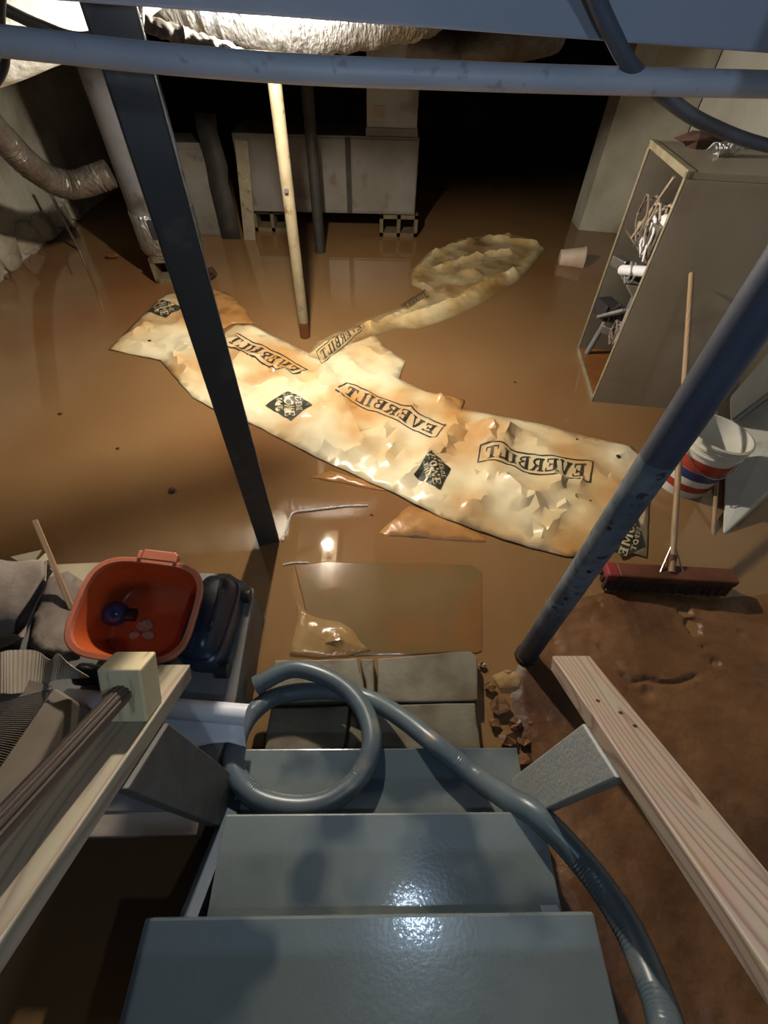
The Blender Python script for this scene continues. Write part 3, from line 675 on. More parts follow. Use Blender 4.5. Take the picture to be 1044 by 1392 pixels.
bc = P(924, 654, 0); bc.z = -.03; tl = Matrix.Translation(bc) @ Matrix.Rotation(math.radians(4), 4, 'Y')
t = thing('plastic_bucket', 'white plastic bucket with red and blue print between cabinet and white appliance', 'bucket', bc)
def bk(z): return .128 + .022 * z / .37
MB().lathe([(.001, .004), (bk(0), .0), (bk(.37), .37), (bk(.37) - .005, .37), (bk(0) - .005, .01), (.001, .01)], 40, tl).build('bucket_body', M_['bucket'], t, smooth=True); bbo = col.objects[-1]
for z in (.30, .335, .363): MB().lathe([(bk(z) - .001, z - .006), (bk(z) + .008, z - .004), (bk(z) + .008, z + .004), (bk(z) - .001, z + .006)], 40, tl).build('rim_ring', M_['bucket'], bbo, smooth=True)
for z0, z1, m in ((.20, .265, 'bucket_red'), (.15, .198, 'bucket_blue'), (.07, .11, 'bucket_red')):
    MB().lathe([(bk(z0) + .0012, z0), (bk(z1) + .0012, z1)], 40, tl).build('printed_band', M_[m], bbo, smooth=True)
pts = [tl @ Vector((.155 * math.cos(u), .155 * math.sin(u) * .35 - .0, .33 - .16 * math.sin(u))) for u in [math.pi * k / 12 for k in range(13)]]
pts = [tl @ Vector((.158 * math.cos(u), -.155 * math.sin(u), .33 - .13 * math.sin(u))) for u in [math.pi * k / 12 for k in range(13)]]
MB().tube(pts, .003, 6).build('bail_wire', M_['wire'], t)

t = thing('white_appliance', 'white enamel appliance tipped over against the right wall', 'appliance', (2.0, 1.6, 0))
c0 = P(981, 730, .0); c1 = P(1085, 632, .16); c2 = P(1085, 512, .30); c3 = P(988, 582, .12)
dn = Vector((.34, .16, -.20))
lowc = [Vector((c.x + .16, c.y + .10, max(-.03, c.z - .14))) for c in (c0, c1, c2, c3)]
ab_ = MB().hexa(lowc + [c0, c1, c2, c3]).build('body', M_['white'], t, bevel=.01)
d0 = P(993, 573, .17); d1 = P(1085, 502, .40); d2 = P(1085, 432, .78); d3 = P(992, 540, .36)
lowd = [Vector((c.x + .14, c.y + .10, c.z - .12)) for c in (d0, d1, d2, d3)]
ad_ = MB().hexa(lowd + [d0, d1, d2, d3]).build('door', M_['white'], t, bevel=.01)
for f_ in (.15, .5):
    A_ = d0.lerp(c3, f_) + Vector((0, -.004, .01)); B_ = d1.lerp(c2, f_) + Vector((0, -.004, .01))
    MB().tube([A_, A_.lerp(B_, .5), B_], .012, 8).build('door_gasket', M_['grey_plastic'], ad_, smooth=True)
MB().box(c0.lerp(c2, .72) + Vector((0, 0, .005)), (.04, .02, .02), Matrix.Rotation(.8, 3, 'Z')).build('latch', M_['grey_plastic'], ab_, bevel=.003)
tag(rod('stick', P(972, 734, 0) + Vector((0, 0, -.02)), P(977, 612, .16), .010, M_['handle']), 'thin stick leaning against the tipped white appliance beside the bucket', 'stick')
# small dark board behind the bucket
mb = MB(); q0, q1, q2, q3 = PY(972, 588, 2.1), PY(998, 590, 2.1), PY(1010, 470, 2.22), PY(985, 470, 2.22)
mb.hexa([q0, q1, q1 + Vector((0, .03, 0)), q0 + Vector((0, .03, 0)), q3, q2, q2 + Vector((0, .03, 0)), q3 + Vector((0, .03, 0))])
tag(mb.build('narrow_board', M_['cabinet_in']), 'narrow dark grey board leaning between the cabinet and the white appliance', 'board')

cc = P(773, 358, 0); t_ = Matrix.Translation(cc + Vector((0, 0, .045))) @ Matrix.Rotation(math.radians(86), 4, 'Y') @ Matrix.Rotation(.2, 4, 'X')
t = thing('foam_cup', 'stained white foam cup floating on its side in front of the wall', 'cup', cc)
MB().lathe([(.001, -.10), (.075, -.10), (.10, .12), (.094, .12), (.07, -.09), (.001, -.09)], 28, t_).build('cup_body', M_['cup'], t, smooth=True)
MB().lathe([(.096, .110), (.106, .114), (.106, .126), (.096, .128)], 28, t_).build('cup_rim', M_['cup'], t, smooth=True)

# ------------------------------------------------------------------ plastic sheets
def inside(p, poly):
    c = False; n = len(poly)
    for i in range(n):
        a, b = poly[i], poly[i-1]
        if (a[1] > p[1]) != (b[1] > p[1]) and p[0] < (b[0]-a[0]) * (p[1]-a[1]) / (b[1]-a[1]) + a[0]: c = not c
    return c
def sheet(name, pix, m, label, cat, z=.005, step=.035, amp=.02, facet=.012, peaks=(), seed=0, silt=None, solid=.002, folds=()):
    rg = random.Random(seed)
    poly = [P(a, b, z) for a, b in pix]; ring = []
    for i, a in enumerate(poly):
        b = poly[(i+1) % len(poly)]; n = max(1, int((b-a).length / step))
        for k in range(n):
            q = a.lerp(b, k/n); j_ = .006 * noise.noise_vector(q * 14 + Vector((seed, 0, 0)))
            ring.append((q.x + j_.x, q.y + j_.y))
    xs = [p[0] for p in ring]; ys = [p[1] for p in ring]
    pts = [Vector(p) for p in ring]; nb = len(pts)
    x = min(xs)
    while x < max(xs):
        y = min(ys)
        while y < max(ys):
            q = (x + rg.uniform(-.45, .45) * step, y + rg.uniform(-.45, .45) * step)
            if inside(q, ring) and min((q[0]-r[0])**2 + (q[1]-r[1])**2 for r in ring) > (step*.5)**2: pts.append(Vector(q))
            y += step
        x += step
    ed = [(i, (i+1) % nb) for i in range(nb)]
    V, E_, F, *_ = geometry.delaunay_2d_cdt(pts, ed, [], 1, 1e-5)
    def hz(p):
        v = Vector((p[0], p[1], seed * 1.3))
        de = min(math.hypot(p[0]-r[0], p[1]-r[1]) for r in ring)
        e = min(1, de / .10)
        r1 = 1 - abs(noise.noise(v * 3.1)) * 2.2; r2 = 1 - abs(noise.noise(v * 7.3 + Vector((4, 1, 0)))) * 2.2
        h = amp * (max(0, r1) ** 2 * .9 + max(0, r2) ** 2 * .45) + facet * rg.random()
        for (pa, pb, pr, ph) in peaks:
            c = P(pa, pb, z); d = math.hypot(p[0]-c.x, p[1]-c.y)
            if d < pr: h += ph * (1 - d/pr) ** 1.2
        for (fa, fb, fc, fd, wd, fh) in folds:
            A = P(fa, fb, z); B = P(fc, fd, z); vx, vy = B.x-A.x, B.y-A.y
            tt = max(0, min(1, ((p[0]-A.x)*vx + (p[1]-A.y)*vy) / (vx*vx+vy*vy)))
            d = math.hypot(p[0]-A.x-tt*vx, p[1]-A.y-tt*vy)
            if d < wd: h += fh * (1 - d/wd)
        return z + h * (.12 + .88 * e)
    mb = MB(); mb.v = [Vector((p[0], p[1], hz(p))) for p in V]; mb.f = [tuple(f) for f in F]
    bvh = BVHTree.FromPolygons([tuple(v) for v in mb.v], mb.f)
    o = mb.build(name, m, smooth=True, solid=solid)
    try: o.data.set_sharp_from_angle(angle=math.radians(33))
    except Exception: pass
    if silt:
        at = o.data.attributes.new('silt', 'FLOAT', 'POINT')
        at.data.foreach_set('value', [silt(p, min(math.hypot(p[0]-r[0], p[1]-r[1]) for r in ring), v.z) for p, v in zip(V, mb.v)])
    tag(o, label, cat)
    return o, bvh

main_px = [(148, 475), (166, 457), (198, 425), (222, 402), (236, 398), (262, 425), (285, 448), (300, 456), (318, 442), (345, 443), (372, 458), (398, 470), (412, 476), (440, 490), (470, 470),
           (510, 455), (520, 470), (551, 491), (542, 516), (580, 533), (600, 537), (632, 544), (627, 556), (680, 566), (740, 578), (800, 594), (860, 608), (884, 640), (881, 690), (878, 758),
           (850, 750), (832, 748), (800, 757), (770, 757), (720, 745), (650, 722), (600, 703), (560, 684), (535, 670), (500, 655), (470, 640), (430, 622), (400, 606), (340, 575), (290, 556), (262, 540), (240, 515), (218, 490)]
main, BV = sheet('printed_plastic_sheet', main_px, M_['plastic_sheet'], 'large crinkled printed plastic sheet floating across the brown water', 'plastic sheet', seed=2, amp=.036, facet=.0065, step=.040,
    peaks=((668, 592, .16, .11), (345, 450, .10, .05), (600, 548, .10, .05), (445, 520, .08, .05), (420, 620, .15, .02), (700, 680, .18, .05)),
    folds=((660, 600, 705, 692, .03, .03), (705, 692, 765, 655, .03, .025), (640, 640, 690, 662, .03, .025), (480, 560, 505, 640, .03, .022), (545, 580, 520, 640, .03, .022), (330, 482, 405, 522, .03, .025), (285, 500, 330, 560, .03, .022), (195, 440, 262, 512, .03, .02), (610, 600, 570, 690, .03, .025), (760, 660, 700, 735, .025, .02), (795, 650, 725, 742, .03, .03), (440, 500, 470, 560, .05, .05), (620, 590, 540, 665, .06, .045), (690, 590, 640, 700, .05, .04), (250, 470, 350, 560, .05, .03), (380, 500, 440, 560, .04, .03), (560, 560, 480, 620, .05, .02)))
strip_px = [(416, 486), (430, 465), (480, 441), (545, 418), (578, 396), (560, 388), (555, 373), (580, 345), (625, 324), (690, 317), (733, 327), (741, 340), (705, 382), (660, 410), (620, 430), (570, 448), (540, 447), (505, 458), (470, 476), (440, 495)]
def silt_strip(p, de, h):
    n_ = .30 + .25 * noise.noise((p[0]*3.2, p[1]*3.2, 7)) + (h - .006) / .05
    return max(.06, min(1., n_ * min(1, .55 + de / .12)))
strip, BV2 = sheet('printed_plastic_sheet', strip_px, M_['sunken'], 'half-sunken printed plastic sheet drifting towards the back wall', 'plastic sheet', z=.004, seed=5, amp=.010, facet=.008, step=.045, silt=silt_strip,
    peaks=((640, 372, .12, .05), (690, 322, .1, .03)), folds=((598, 366, 650, 350, .05, .05), (650, 350, 690, 345, .05, .05), (545, 440, 640, 405, .08, .05), (558, 380, 580, 394, .05, .05), (562, 375, 590, 345, .06, .05), (590, 345, 640, 328, .06, .04), (660, 326, 730, 334, .07, .05), (735, 338, 700, 378, .07, .04), (640, 400, 695, 375, .08, .06), (430, 482, 500, 450, .10, .05), (500, 450, 575, 412, .06, .03)))
sheet('plastic_flap', [(262, 402), (287, 391), (312, 400), (332, 418), (346, 440), (318, 440), (296, 452), (275, 430)], M_['kraft_wet'], 'tan wet plastic flap behind the square steel post', 'plastic sheet', z=.004, seed=9, amp=.02)
sheet('plastic_flap', [(511, 728), (556, 688), (600, 700), (640, 718), (673, 738), (640, 738), (580, 733)], M_['kraft_wet'], 'brown wet plastic corner poking out under the large sheet', 'plastic sheet', z=-.002, seed=11, amp=.008, facet=.012)
sheet('plastic_flap', [(422, 650), (450, 640), (500, 655), (530, 668), (500, 664), (460, 656)], M_['kraft_wet'], 'thin brown plastic edge showing under the middle of the large sheet', 'plastic sheet', z=.0, seed=12, amp=.008, facet=.01)
sheet('film_scrap', [(393, 888), (400, 862), (405, 835), (402, 818), (420, 836), (440, 842), (462, 846), (478, 855), (490, 872), (505, 884), (470, 890), (430, 893)], M_['film'], 'crumpled translucent film washed up against the cracked paver', 'film', z=.005, seed=14, amp=.014, facet=.014, step=.03, folds=((395, 888, 425, 852, .03, .03), (425, 890, 480, 862, .025, .03), (440, 845, 470, 880, .02, .02)))
sheet('film_scrap', [(668, 920), (690, 910), (712, 918), (706, 934), (680, 936)], M_['film'], 'small clear film scrap lying in the mud at the foot of the column', 'film', z=.012, seed=15, amp=.02, facet=.03, step=.02)
pts = [P(a, b, .003) + Vector((0, 0, .004 * noise.noise((k * 1.3, 0, 0)))) for k, (a, b) in enumerate([(384, 735), (390, 717), (398, 698), (420, 694), (445, 691), (470, 688), (500, 687)])]
tag(MB().tube(spline(pts, 10), [.006 + .005 * noise.noise((k * .9, 3, 0)) for k in range(61)], 7).build('film_edge', M_['film_glint']), 'clear plastic edge with its glints coloured white floating in front of the square steel post', 'film')
tag(MB().tube(spline([P(420, 765, .002), P(400, 765, .003), P(385, 768, .002)], 6), .004, 6).build('film_edge', M_['film_glint']), 'short clear plastic strip floating over the sunken slab edge', 'film')

# printed lettering, seen from behind through the sheet (mirrored)
def q4(x0, y0, x1, y1): return [(x0, y0), (x1, y0), (x1, y1), (x0, y1)]
def ring_quads(cx, cy, ro, ri, a0, a1, n=7, sx=1.0):
    out = []
    for k in range(n):
        u0 = math.radians(a0 + (a1-a0)*k/n); u1 = math.radians(a0 + (a1-a0)*(k+1)/n)
        out.append([(cx+ri*sx*math.cos(u0), cy+ri*math.sin(u0)), (cx+ro*sx*math.cos(u0), cy+ro*math.sin(u0)), (cx+ro*sx*math.cos(u1), cy+ro*math.sin(u1)), (cx+ri*sx*math.cos(u1), cy+ri*math.sin(u1))])
    return out
SF = .10
LET = {
 'E': (.80, [q4(.10, 0, .32, 1), q4(0, 1-SF, .74, 1), q4(0, 0, .78, SF), q4(.32, .46, .58, .56), q4(.66, .72, .74, 1), q4(.70, 0, .78, .30), q4(.52, .36, .58, .66)]),
 'V': (.92, [[(.07, 1), (.32, 1), (.56, 0), (.42, 0)], [(.74, 1), (.84, 1), (.54, 0), (.45, 0)], q4(0, 1-SF, .40, 1), q4(.62, 1-SF, .92, 1)]),
 'R': (.90, [q4(.10, 0, .32, 1), q4(0, 1-SF, .44, 1), q4(0, 0, .42, SF), q4(.32, .46, .44, .55)] + ring_quads(.42, .73, .27, .16, -90, 90, sx=1.35) + [[(.42, .48), (.60, .50), (.86, 0), (.64, 0)], q4(.62, 0, .92, SF)]),
 'B': (.86, [q4(.10, 0, .32, 1), q4(0, 1-SF, .44, 1), q4(0, 0, .46, SF), q4(.32, .46, .44, .55)] + ring_quads(.42, .75, .25, .14, -90, 90, sx=1.3) + ring_quads(.44, .27, .27, .16, -90, 90, sx=1.35)),
 'I': (.44, [q4(.11, 0, .33, 1), q4(0, 1-SF, .44, 1), q4(0, 0, .44, SF)]),
 'L': (.76, [q4(.10, 0, .32, 1), q4(0, 1-SF, .42, 1), q4(0, 0, .74, SF), q4(.65, 0, .74, .34)]),
 'T': (.84, [q4(.31, 0, .53, 1), q4(0, 1-SF, .84, 1), q4(.20, 0, .64, SF), q4(0, .68, .08, 1), q4(.76, .68, .84, 1)]),
 'H': (.90, [q4(.08, 0, .30, 1), q4(.60, 0, .82, 1), q4(.30, .44, .60, .56)]),
 'O': (.90, ring_quads(.45, .5, .5, .28, 0, 360, 14, .85)),
 'M': (1.1, [q4(.05, 0, .25, 1), q4(.85, 0, 1.05, 1), [(.22, 1), (.34, 1), (.58, .3), (.50, .15)], [(.76, 1), (.88, 1), (.60, .15), (.52, .3)]]),
 'D': (.90, [q4(.08, 0, .30, 1), q4(.28, .88, .45, 1), q4(.28, 0, .45, .12)] + ring_quads(.42, .5, .5, .32, -90, 90, 8, .85)),
 'P': (.80, [q4(.08, 0, .30, 1), q4(.28, .88, .42, 1), q4(.28, .40, .42, .50)] + ring_quads(.40, .70, .30, .16, -90, 90, 7, 1.1)),
}
def word(txt, gap=.12):
    out = []; x = 0
    for ch in txt:
        w_, q = LET[ch]; out += [[(x + a, b) for a, b in poly] for poly in q]; x += w_ + gap
    x -= gap; return [[(a / x, b) for a, b in poly] for poly in out]
def lay(name, quads, mapf, bvh, m, parent, off=.004, nsub=3):
    mb = MB()
    for q in quads:
        idx = len(mb.v)
        for j in range(nsub + 1):
            for i in range(nsub + 1):
                u, v = i/nsub, j/nsub
                x = (1-u)*(1-v)*q[0][0] + u*(1-v)*q[1][0] + u*v*q[2][0] + (1-u)*v*q[3][0]
                y = (1-u)*(1-v)*q[0][1] + u*(1-v)*q[1][1] + u*v*q[2][1] + (1-u)*v*q[3][1]
                p = mapf(x, y); h, nr, fi, di = bvh.ray_cast(Vector((p.x, p.y, 1)), Vector((0, 0, -1)))
                if h is None: h, nr, fi, di = bvh.find_nearest(Vector((p.x, p.y, .02))); h = Vector((p.x, p.y, h.z))
                mb.v.append(h + Vector((0, 0, off)))
        for j in range(nsub):
            for i in range(nsub):
                a = idx + j*(nsub+1) + i; mb.f.append((a, a+1, a+nsub+2, a+nsub+1))
    o = mb.build(name, m, parent)
    return o
def everbilt(TL, TR, BR, BL, sheet_o, bvh, zz=.03):
    W = [P(a, b, zz) for a, b in (TL, TR, BR, BL)]
    def mp(x, y):            # x = 0 at the right: the print is seen from its back
        x = 1 - x
        return W[3].lerp(W[2], x).lerp(W[0].lerp(W[1], x), y)
    ins = lambda x, y: mp(.06 + .88 * x, .20 + .60 * y)
    lay('printed_word', word('EVERBILT'), ins, bvh, M_['print'], sheet_o)
    fr = []
    for k in range(10):
        fr += [q4(k/10, 0, (k+1)/10, .055), q4(k/10, .945, (k+1)/10, 1)]
    fr += [q4(0, 0, .012, 1), q4(.988, 0, 1, 1)]
    lay('printed_frame', fr, mp, bvh, M_['print'], sheet_o)
everbilt((322, 455), (419, 500), (399, 515), (299, 467), main, BV)
everbilt((471, 522), (607, 577), (593, 596), (456, 538), main, BV)
everbilt((652, 606), (806, 629), (803, 656), (648, 630), main, BV)
everbilt((430, 482), (491, 443), (496, 451), (437, 494), strip, BV2, .015)
everbilt((545, 413), (578, 393), (584, 402), (551, 424), strip, BV2, .015)
def logo(Lp, Tp, Rp, Bp, sheet_o, bvh):
    l, t_, r, b = (P(*q, .025) for q in (Lp, Tp, Rp, Bp)); c = (l + t_ + r + b) / 4
    def mp(s, v): return c + (r - l) * (s - .5) + (t_ - b) * (v - .5)
    dia = lambda u, v: l.lerp(t_, u).lerp(b.lerp(r, u), v)
    lay('printed_diamond', [q4(i/6, j/6, (i+1)/6, (j+1)/6) for i in range(6) for j in range(6)], dia, bvh, M_['print_green'], sheet_o, .004, 1)
    for txt, s0, s1, v0, v1 in (('THE', .25, .36, .30, .72), ('HOME', .39, .60, .13, .87), ('DEPOT', .64, .77, .27, .73)):
        lay('printed_word', word(txt), lambda x, y, s0=s0, s1=s1, v0=v0, v1=v1: mp(s0 + (s1-s0)*(1-y), v0 + (v1-v0)*(1-x)), bvh, M_['print_pale'], sheet_o, .0065, 1)
logo((361, 553), (392, 533), (425, 552), (396, 574), main, BV)
logo((562, 648), (586, 619), (613, 637), (598, 668), main, BV)
logo((826, 726), (862, 694), (880, 742), (846, 756), main, BV)
logo((198, 424), (220, 408), (248, 418), (226, 434), main, BV)
for a, b, r in ((838, 625, .014), (203, 463, .014), (803, 680, .006), (783, 600, .008)):
    p = P(a, b, .02); h = BV.ray_cast(Vector((p.x, p.y, 1)), Vector((0, 0, -1)))[0] or p
    MB().lathe([(.001, .003), (r*.7, .003), (r, 0)], 10, Matrix.Translation(h + Vector((0, 0, .003)))).build('punched_hole', M_['black'], main)

# bits floating in the water
for k, (a, b, s) in enumerate([(235, 668, .03), (82, 563, .018), (700, 520, .012), (160, 610, .014), (505, 700, .012)]):
    clod(a, b, s, 'floating_debris', 'small dark speck of debris floating on open brown water', M_['mud_dark'], 0, .4, 20 + k, 'debris specks on the water')['category'] = 'debris'

# ------------------------------------------------------------------ hose
hz = [(920, 1470, .62), (905, 1392, .56), (882, 1325, .52), (850, 1255, .48), (800, 1182, .438), (735, 1112, .42), (690, 1085, .36), (640, 1050, .245), (590, 1010, .222), (545, 975, .16), (500, 950, .10), (440, 938, .088),
      (378, 946, .09), (342, 970, .13), (322, 1005, .20), (318, 1045, .222), (345, 1082, .222), (395, 1097, .222), (445, 1090, .222), (485, 1060, .222), (505, 1015, .222), (498, 972, .20), (472, 938, .18), (435, 917, .17), (395, 910, .16), (352, 930, .14)]
path = spline([P(*q) for q in hz], 24)
out = [path[0]]; need = .0042
for a, b in zip(path, path[1:]):
    L_ = (b-a).length; pos = 0
    while L_ - pos >= need:
        pos += need; out.append(a.lerp(b, pos / L_)); need = .0042
    need -= L_ - pos
rr = [.0300 + (.0010 if (k % 2) else -.0004) for k in range(len(out))]
t = thing('drain_hose', 'grey ribbed drain hose coiled on the pavers and trailing over the stairs', 'hose', P(430, 1000, .19))
MB().tube(out, rr, 18).build('hose_wall', M_['hose'], t, smooth=True)
e0 = out[-1]; e1 = e0 + (out[-1] - out[-4]).normalized() * .012
hcuff = MB().tube([out[-4], e1], .0335, 18).build('hose_cuff', M_['hose'], t, smooth=True)
MB().tube([e1, e1 + (e1 - e0).normalized() * .001], .022, 18).build('hose_mouth', M_['black'], hcuff)

# ------------------------------------------------------------------ pile left of the stairs
# weathered crate carrying everything
BZ = .25
t = thing('low_crate', 'weathered grey plywood crate standing in the water under the orange tub', 'crate', (-1.0, .62, -.05))
pr = [P(312, 779, BZ), P(345, 800, BZ), Vector((-.43, .40, BZ)), Vector((-.47, .16, BZ)), Vector((-1.75, .16, BZ)), Vector((-1.75, .92, BZ))]
MB().prism([(p.x, p.y) for p in pr][::-1], BZ - .02, BZ).build('crate_top', M_['crate'], t, bevel=.004)
for a, b in ((pr[1], pr[2]), (pr[0], pr[5]), (pr[4], pr[3]), (pr[2], pr[3]), (pr[0], pr[1])):
    d = (b - a).normalized(); n_ = Vector((0, 0, 1)).cross(d); mid = (pr[0]+pr[3]+pr[4]+pr[5])/4
    if (mid - a).dot(n_) < 0: n_ = -n_
    a2 = a + n_ * .008; b2 = b + n_ * .008
    MB().hexa([(a2.x, a2.y, -.05), (b2.x, b2.y, -.05), (b2.x+n_.x*.018, b2.y+n_.y*.018, -.05), (a2.x+n_.x*.018, a2.y+n_.y*.018, -.05),
               (a2.x, a2.y, BZ-.02), (b2.x, b2.y, BZ-.02), (b2.x+n_.x*.018, b2.y+n_.y*.018, BZ-.02), (a2.x+n_.x*.018, a2.y+n_.y*.018, BZ-.02)]).build('crate_side', M_['crate'], t)
tag(beam('scrap_board', P(120, 1118, .22), P(275, 1115, .22), .07, .05, M_['pale_board']), 'pale scrap board in front of the grey crate below the left newel', 'board')

# orange tub
def srect(a, b, n=40, e=3.6):
    out = []
    for k in range(n):
        u = 2*math.pi*k/n; c, s = math.cos(u), math.sin(u)
        out.append((a * math.copysign(abs(c) ** (2/e), c), b * math.copysign(abs(s) ** (2/e), s)))
    return out
def loft(rings):
    mb = MB(); n = len(rings[0][0])
    for ring, z in rings:
        mb.v += [Vector((x, y, z)) for x, y in ring]
    for i in range(len(rings) - 1):
        for k in range(n): mb.f.append((i*n+k, i*n+(k+1) % n, (i+1)*n+(k+1) % n, (i+1)*n+k))
    mb.f.append(tuple(range(n))); mb.f.append(tuple(range((len(rings)-1)*n, len(rings)*n)))
    return mb
tc_ = P(186, 832, .48)
TM = Matrix.Translation((tc_.x - .02, tc_.y + .055, BZ + .045)) @ Matrix.Rotation(math.radians(5), 4, 'Y') @ Matrix.Rotation(math.radians(13), 4, 'X') @ Matrix.Rotation(math.radians(-4), 4, 'Z')
t = thing('orange_tub', 'open orange plastic tub with a spout lip and a navy float inside', 'tub', (tc_.x, tc_.y, BZ))
A, B_, H_ = .172, .150, .20
tub = loft([(srect(A*.80, B_*.80), 0), (srect(A*.84, B_*.84), .01), (srect(A*.97, B_*.97), H_-.012), (srect(A*.955, B_*.95), H_-.012), (srect(A*.80, B_*.79), .016), (srect(A*.76, B_*.75), .010)])
tub.xf(TM).build('tub_body', M_['orange'], t, smooth=True)
rim = loft([(srect(A*.975, B_*.975), H_-.02), (srect(A*1.04, B_*1.04), H_-.02), (srect(A*1.05, B_*1.05), H_-.004), (srect(A*1.03, B_*1.03), H_), (srect(A*.955, B_*.95), H_), (srect(A*.95, B_*.945), H_-.02)])
rim.f = rim.f[:-2]
rim.xf(TM).build('tub_rim', M_['orange_rim'], t, smooth=True)
sp = MB().box((.015, B_*1.05 + .012, H_-.008), (.10, .035, .02)); sp.box((-.04, B_*1.05 + .006, H_-.004), (.012, .03, .03)); sp.box((.07, B_*1.05 + .006, H_-.004), (.012, .03, .03))
sp.xf(TM).build('spout_lip', M_['orange_rim'], t, bevel=.004)
flo = thing('float_ball', 'glossy navy float with a black stem lying in the orange tub', 'float', TM @ Vector((-.10, -.02, .03)))
fc = TM @ Vector((-.110, .0, .075))
MB().lathe([(.001, -.040)] + [(.040*math.sin(u), -.040*math.cos(u)) for u in (.4, .8, 1.2, 1.6, 2.0, 2.4, 2.8)] + [(.001, .040)], 20, Matrix.Translation(fc)).build('ball', M_['navy_ball'], flo, smooth=True)
MB().tube([fc, fc + Vector((.06, 0, -.008))], [.022, .02], 14).build('stem', M_['black'], flo, smooth=True)
for k, (x, y, s) in enumerate(((-.035, -.015, .026), (-.015, -.045, .020), (-.06, -.05, .018))):
    mb = MB().lathe([(.001, 0), (.9, .02), (1, .2), (.5, .5), (.001, .55)], 9)
    mb.v = [TM @ (Vector((x + v.x*s, y + v.y*s*.8, .012 + v.z*s)) + s*.4*noise.noise_vector(v*1.5 + Vector((k*5, 0, 0)))*.6) for v in mb.v]
    tag(mb.build('residue_lump', M_['dust']), 'whitish dusty lump on the bottom of the orange tub', 'residue', 'residue lumps in the tub')

# navy vacuum base right of the tub
nc = P(281, 833, .40); nc = Vector((nc.x - .0, nc.y, BZ))
NM = Matrix.Translation(nc) @ Matrix.Rotation(math.radians(-4), 4, 'Z')
t = thing('vacuum_canister', 'navy black plastic vacuum canister with rounded shoulders beside the orange tub', 'vacuum', nc)
nb_ = loft([(srect(.054, .135, 32, 4), 0), (srect(.067, .145, 32, 4), .02), (srect(.065, .142, 32, 4), .13), (srect(.05, .13, 32, 4), .165), (srect(.034, .105, 32, 4), .18)])
nb_.xf(NM).build('base_body', M_['navy'], t, smooth=True)
g = loft([(srect(.066, .144, 32, 4), .09), (srect(.072, .152, 32, 4), .095), (srect(.072, .152, 32, 4), .115), (srect(.066, .144, 32, 4), .12)])
g.f = g.f[:-2]; g.xf(NM).build('shoulder_band', M_['navy'], t, smooth=True)
for y in (.135, -.135):
    c = NM @ Vector((.06, y, .025)); MB().tube([c - Vector((.02, 0, 0)), c + Vector((.02, 0, 0))], .025, 16).build('wheel', M_['black'], t, smooth=True)
c = NM @ Vector((.035, .0, .178)); MB().tube(spline([c + Vector((.0, -.07, 0)), c + Vector((.01, -.05, .02)), c + Vector((.01, .05, .02)), c + Vector((0, .07, 0))], 6), .008, 10).build('carry_handle', M_['navy'], t, smooth=True)
# second navy piece below the tub
p0 = P(108, 916, .30); p1 = P(160, 920, .30)
tag(MB().tube([p0, p0.lerp(p1, .25), p0.lerp(p1, .3), p1], [.034, .034, .03, .03], 20).build('vacuum_nozzle', M_['navy'], smooth=True), 'short navy plastic vacuum nozzle lying between the tub and the white vinyl', 'nozzle')
# white vinyl sheet and pipe
vy = MB()
a0, a1, a2, a3 = P(70, 925, .275), P(318, 990, .275), P(334, 1012, .262), P(40, 1090, .275)
pv0 = P(90, 950, .295); pv1 = P(337, 972, .295)
tag(MB().tube([pv0, pv0.lerp(pv1, .5), pv1, pv1 - (pv1-pv0).normalized()*.001, pv0.lerp(pv1, .6)], [.030, .030, .030, .026, .026], 24, caps=False).build('vinyl_pipe', M_['pvc'], smooth=True),
    'white vinyl pipe with an open end sticking out under the left handrail', 'pipe')
n1 = 14; vy = MB()
for i in range(n1 + 1):
    u = i / n1
    for j in range(7):
        v = j / 6
        p = P(60 + 270*u, 966 + 8*u, .262).lerp(P(30 + 302*u, 1078 - 66*min(1, u*1.5) + 4*math.sin(u*19), .262), v)
        p.z = .258 + .02 * (1-v)**3 + .003 * noise.noise((u*6, v*3, 0)) - (.02 * max(0, (u - .93)/.07) * v)
        vy.v.append(p)
for i in range(n1):
    for j in range(6): a = i*7+j; vy.f.append((a, a+1, a+8, a+7))
tag(vy.build('vinyl_sheet', M_['pvc'], smooth=True, solid=.004), 'torn white vinyl sheet lying under the vinyl pipe and left handrail', 'panel')

# brown fluted pole resting in the rail block
d = Vector((0, -1, .70)).normalized()
pe = RODP + d * .0; ps = pe + d * 1.0 + Vector((-.035, 0, .02)) 
pl = MB(); n_ = 36; M = frame(pe + d*.028, ps)
Lp = (ps - pe).length
for x in (0, Lp * .25, Lp * .5, Lp * .75, Lp):
    for k in range(n_):
        u = 2*math.pi*k/n_; r = .0185 - (.0022 if (k % 3 == 0) else 0)
        pl.v.append(M @ Vector((x, r*math.cos(u), r*math.sin(u))))
for i in range(4):
    for k in range(n_): pl.f.append((i*n_+k, i*n_+(k+1) % n_, (i+1)*n_+(k+1) % n_, (i+1)*n_+k))
pl.f += [tuple(range(n_)), tuple(range(4*n_, 5*n_))]
tag(pl.build('fluted_pole', M_['pole'], M=M), 'brown fluted wooden pole running up from the cream block on the handrail', 'pole')

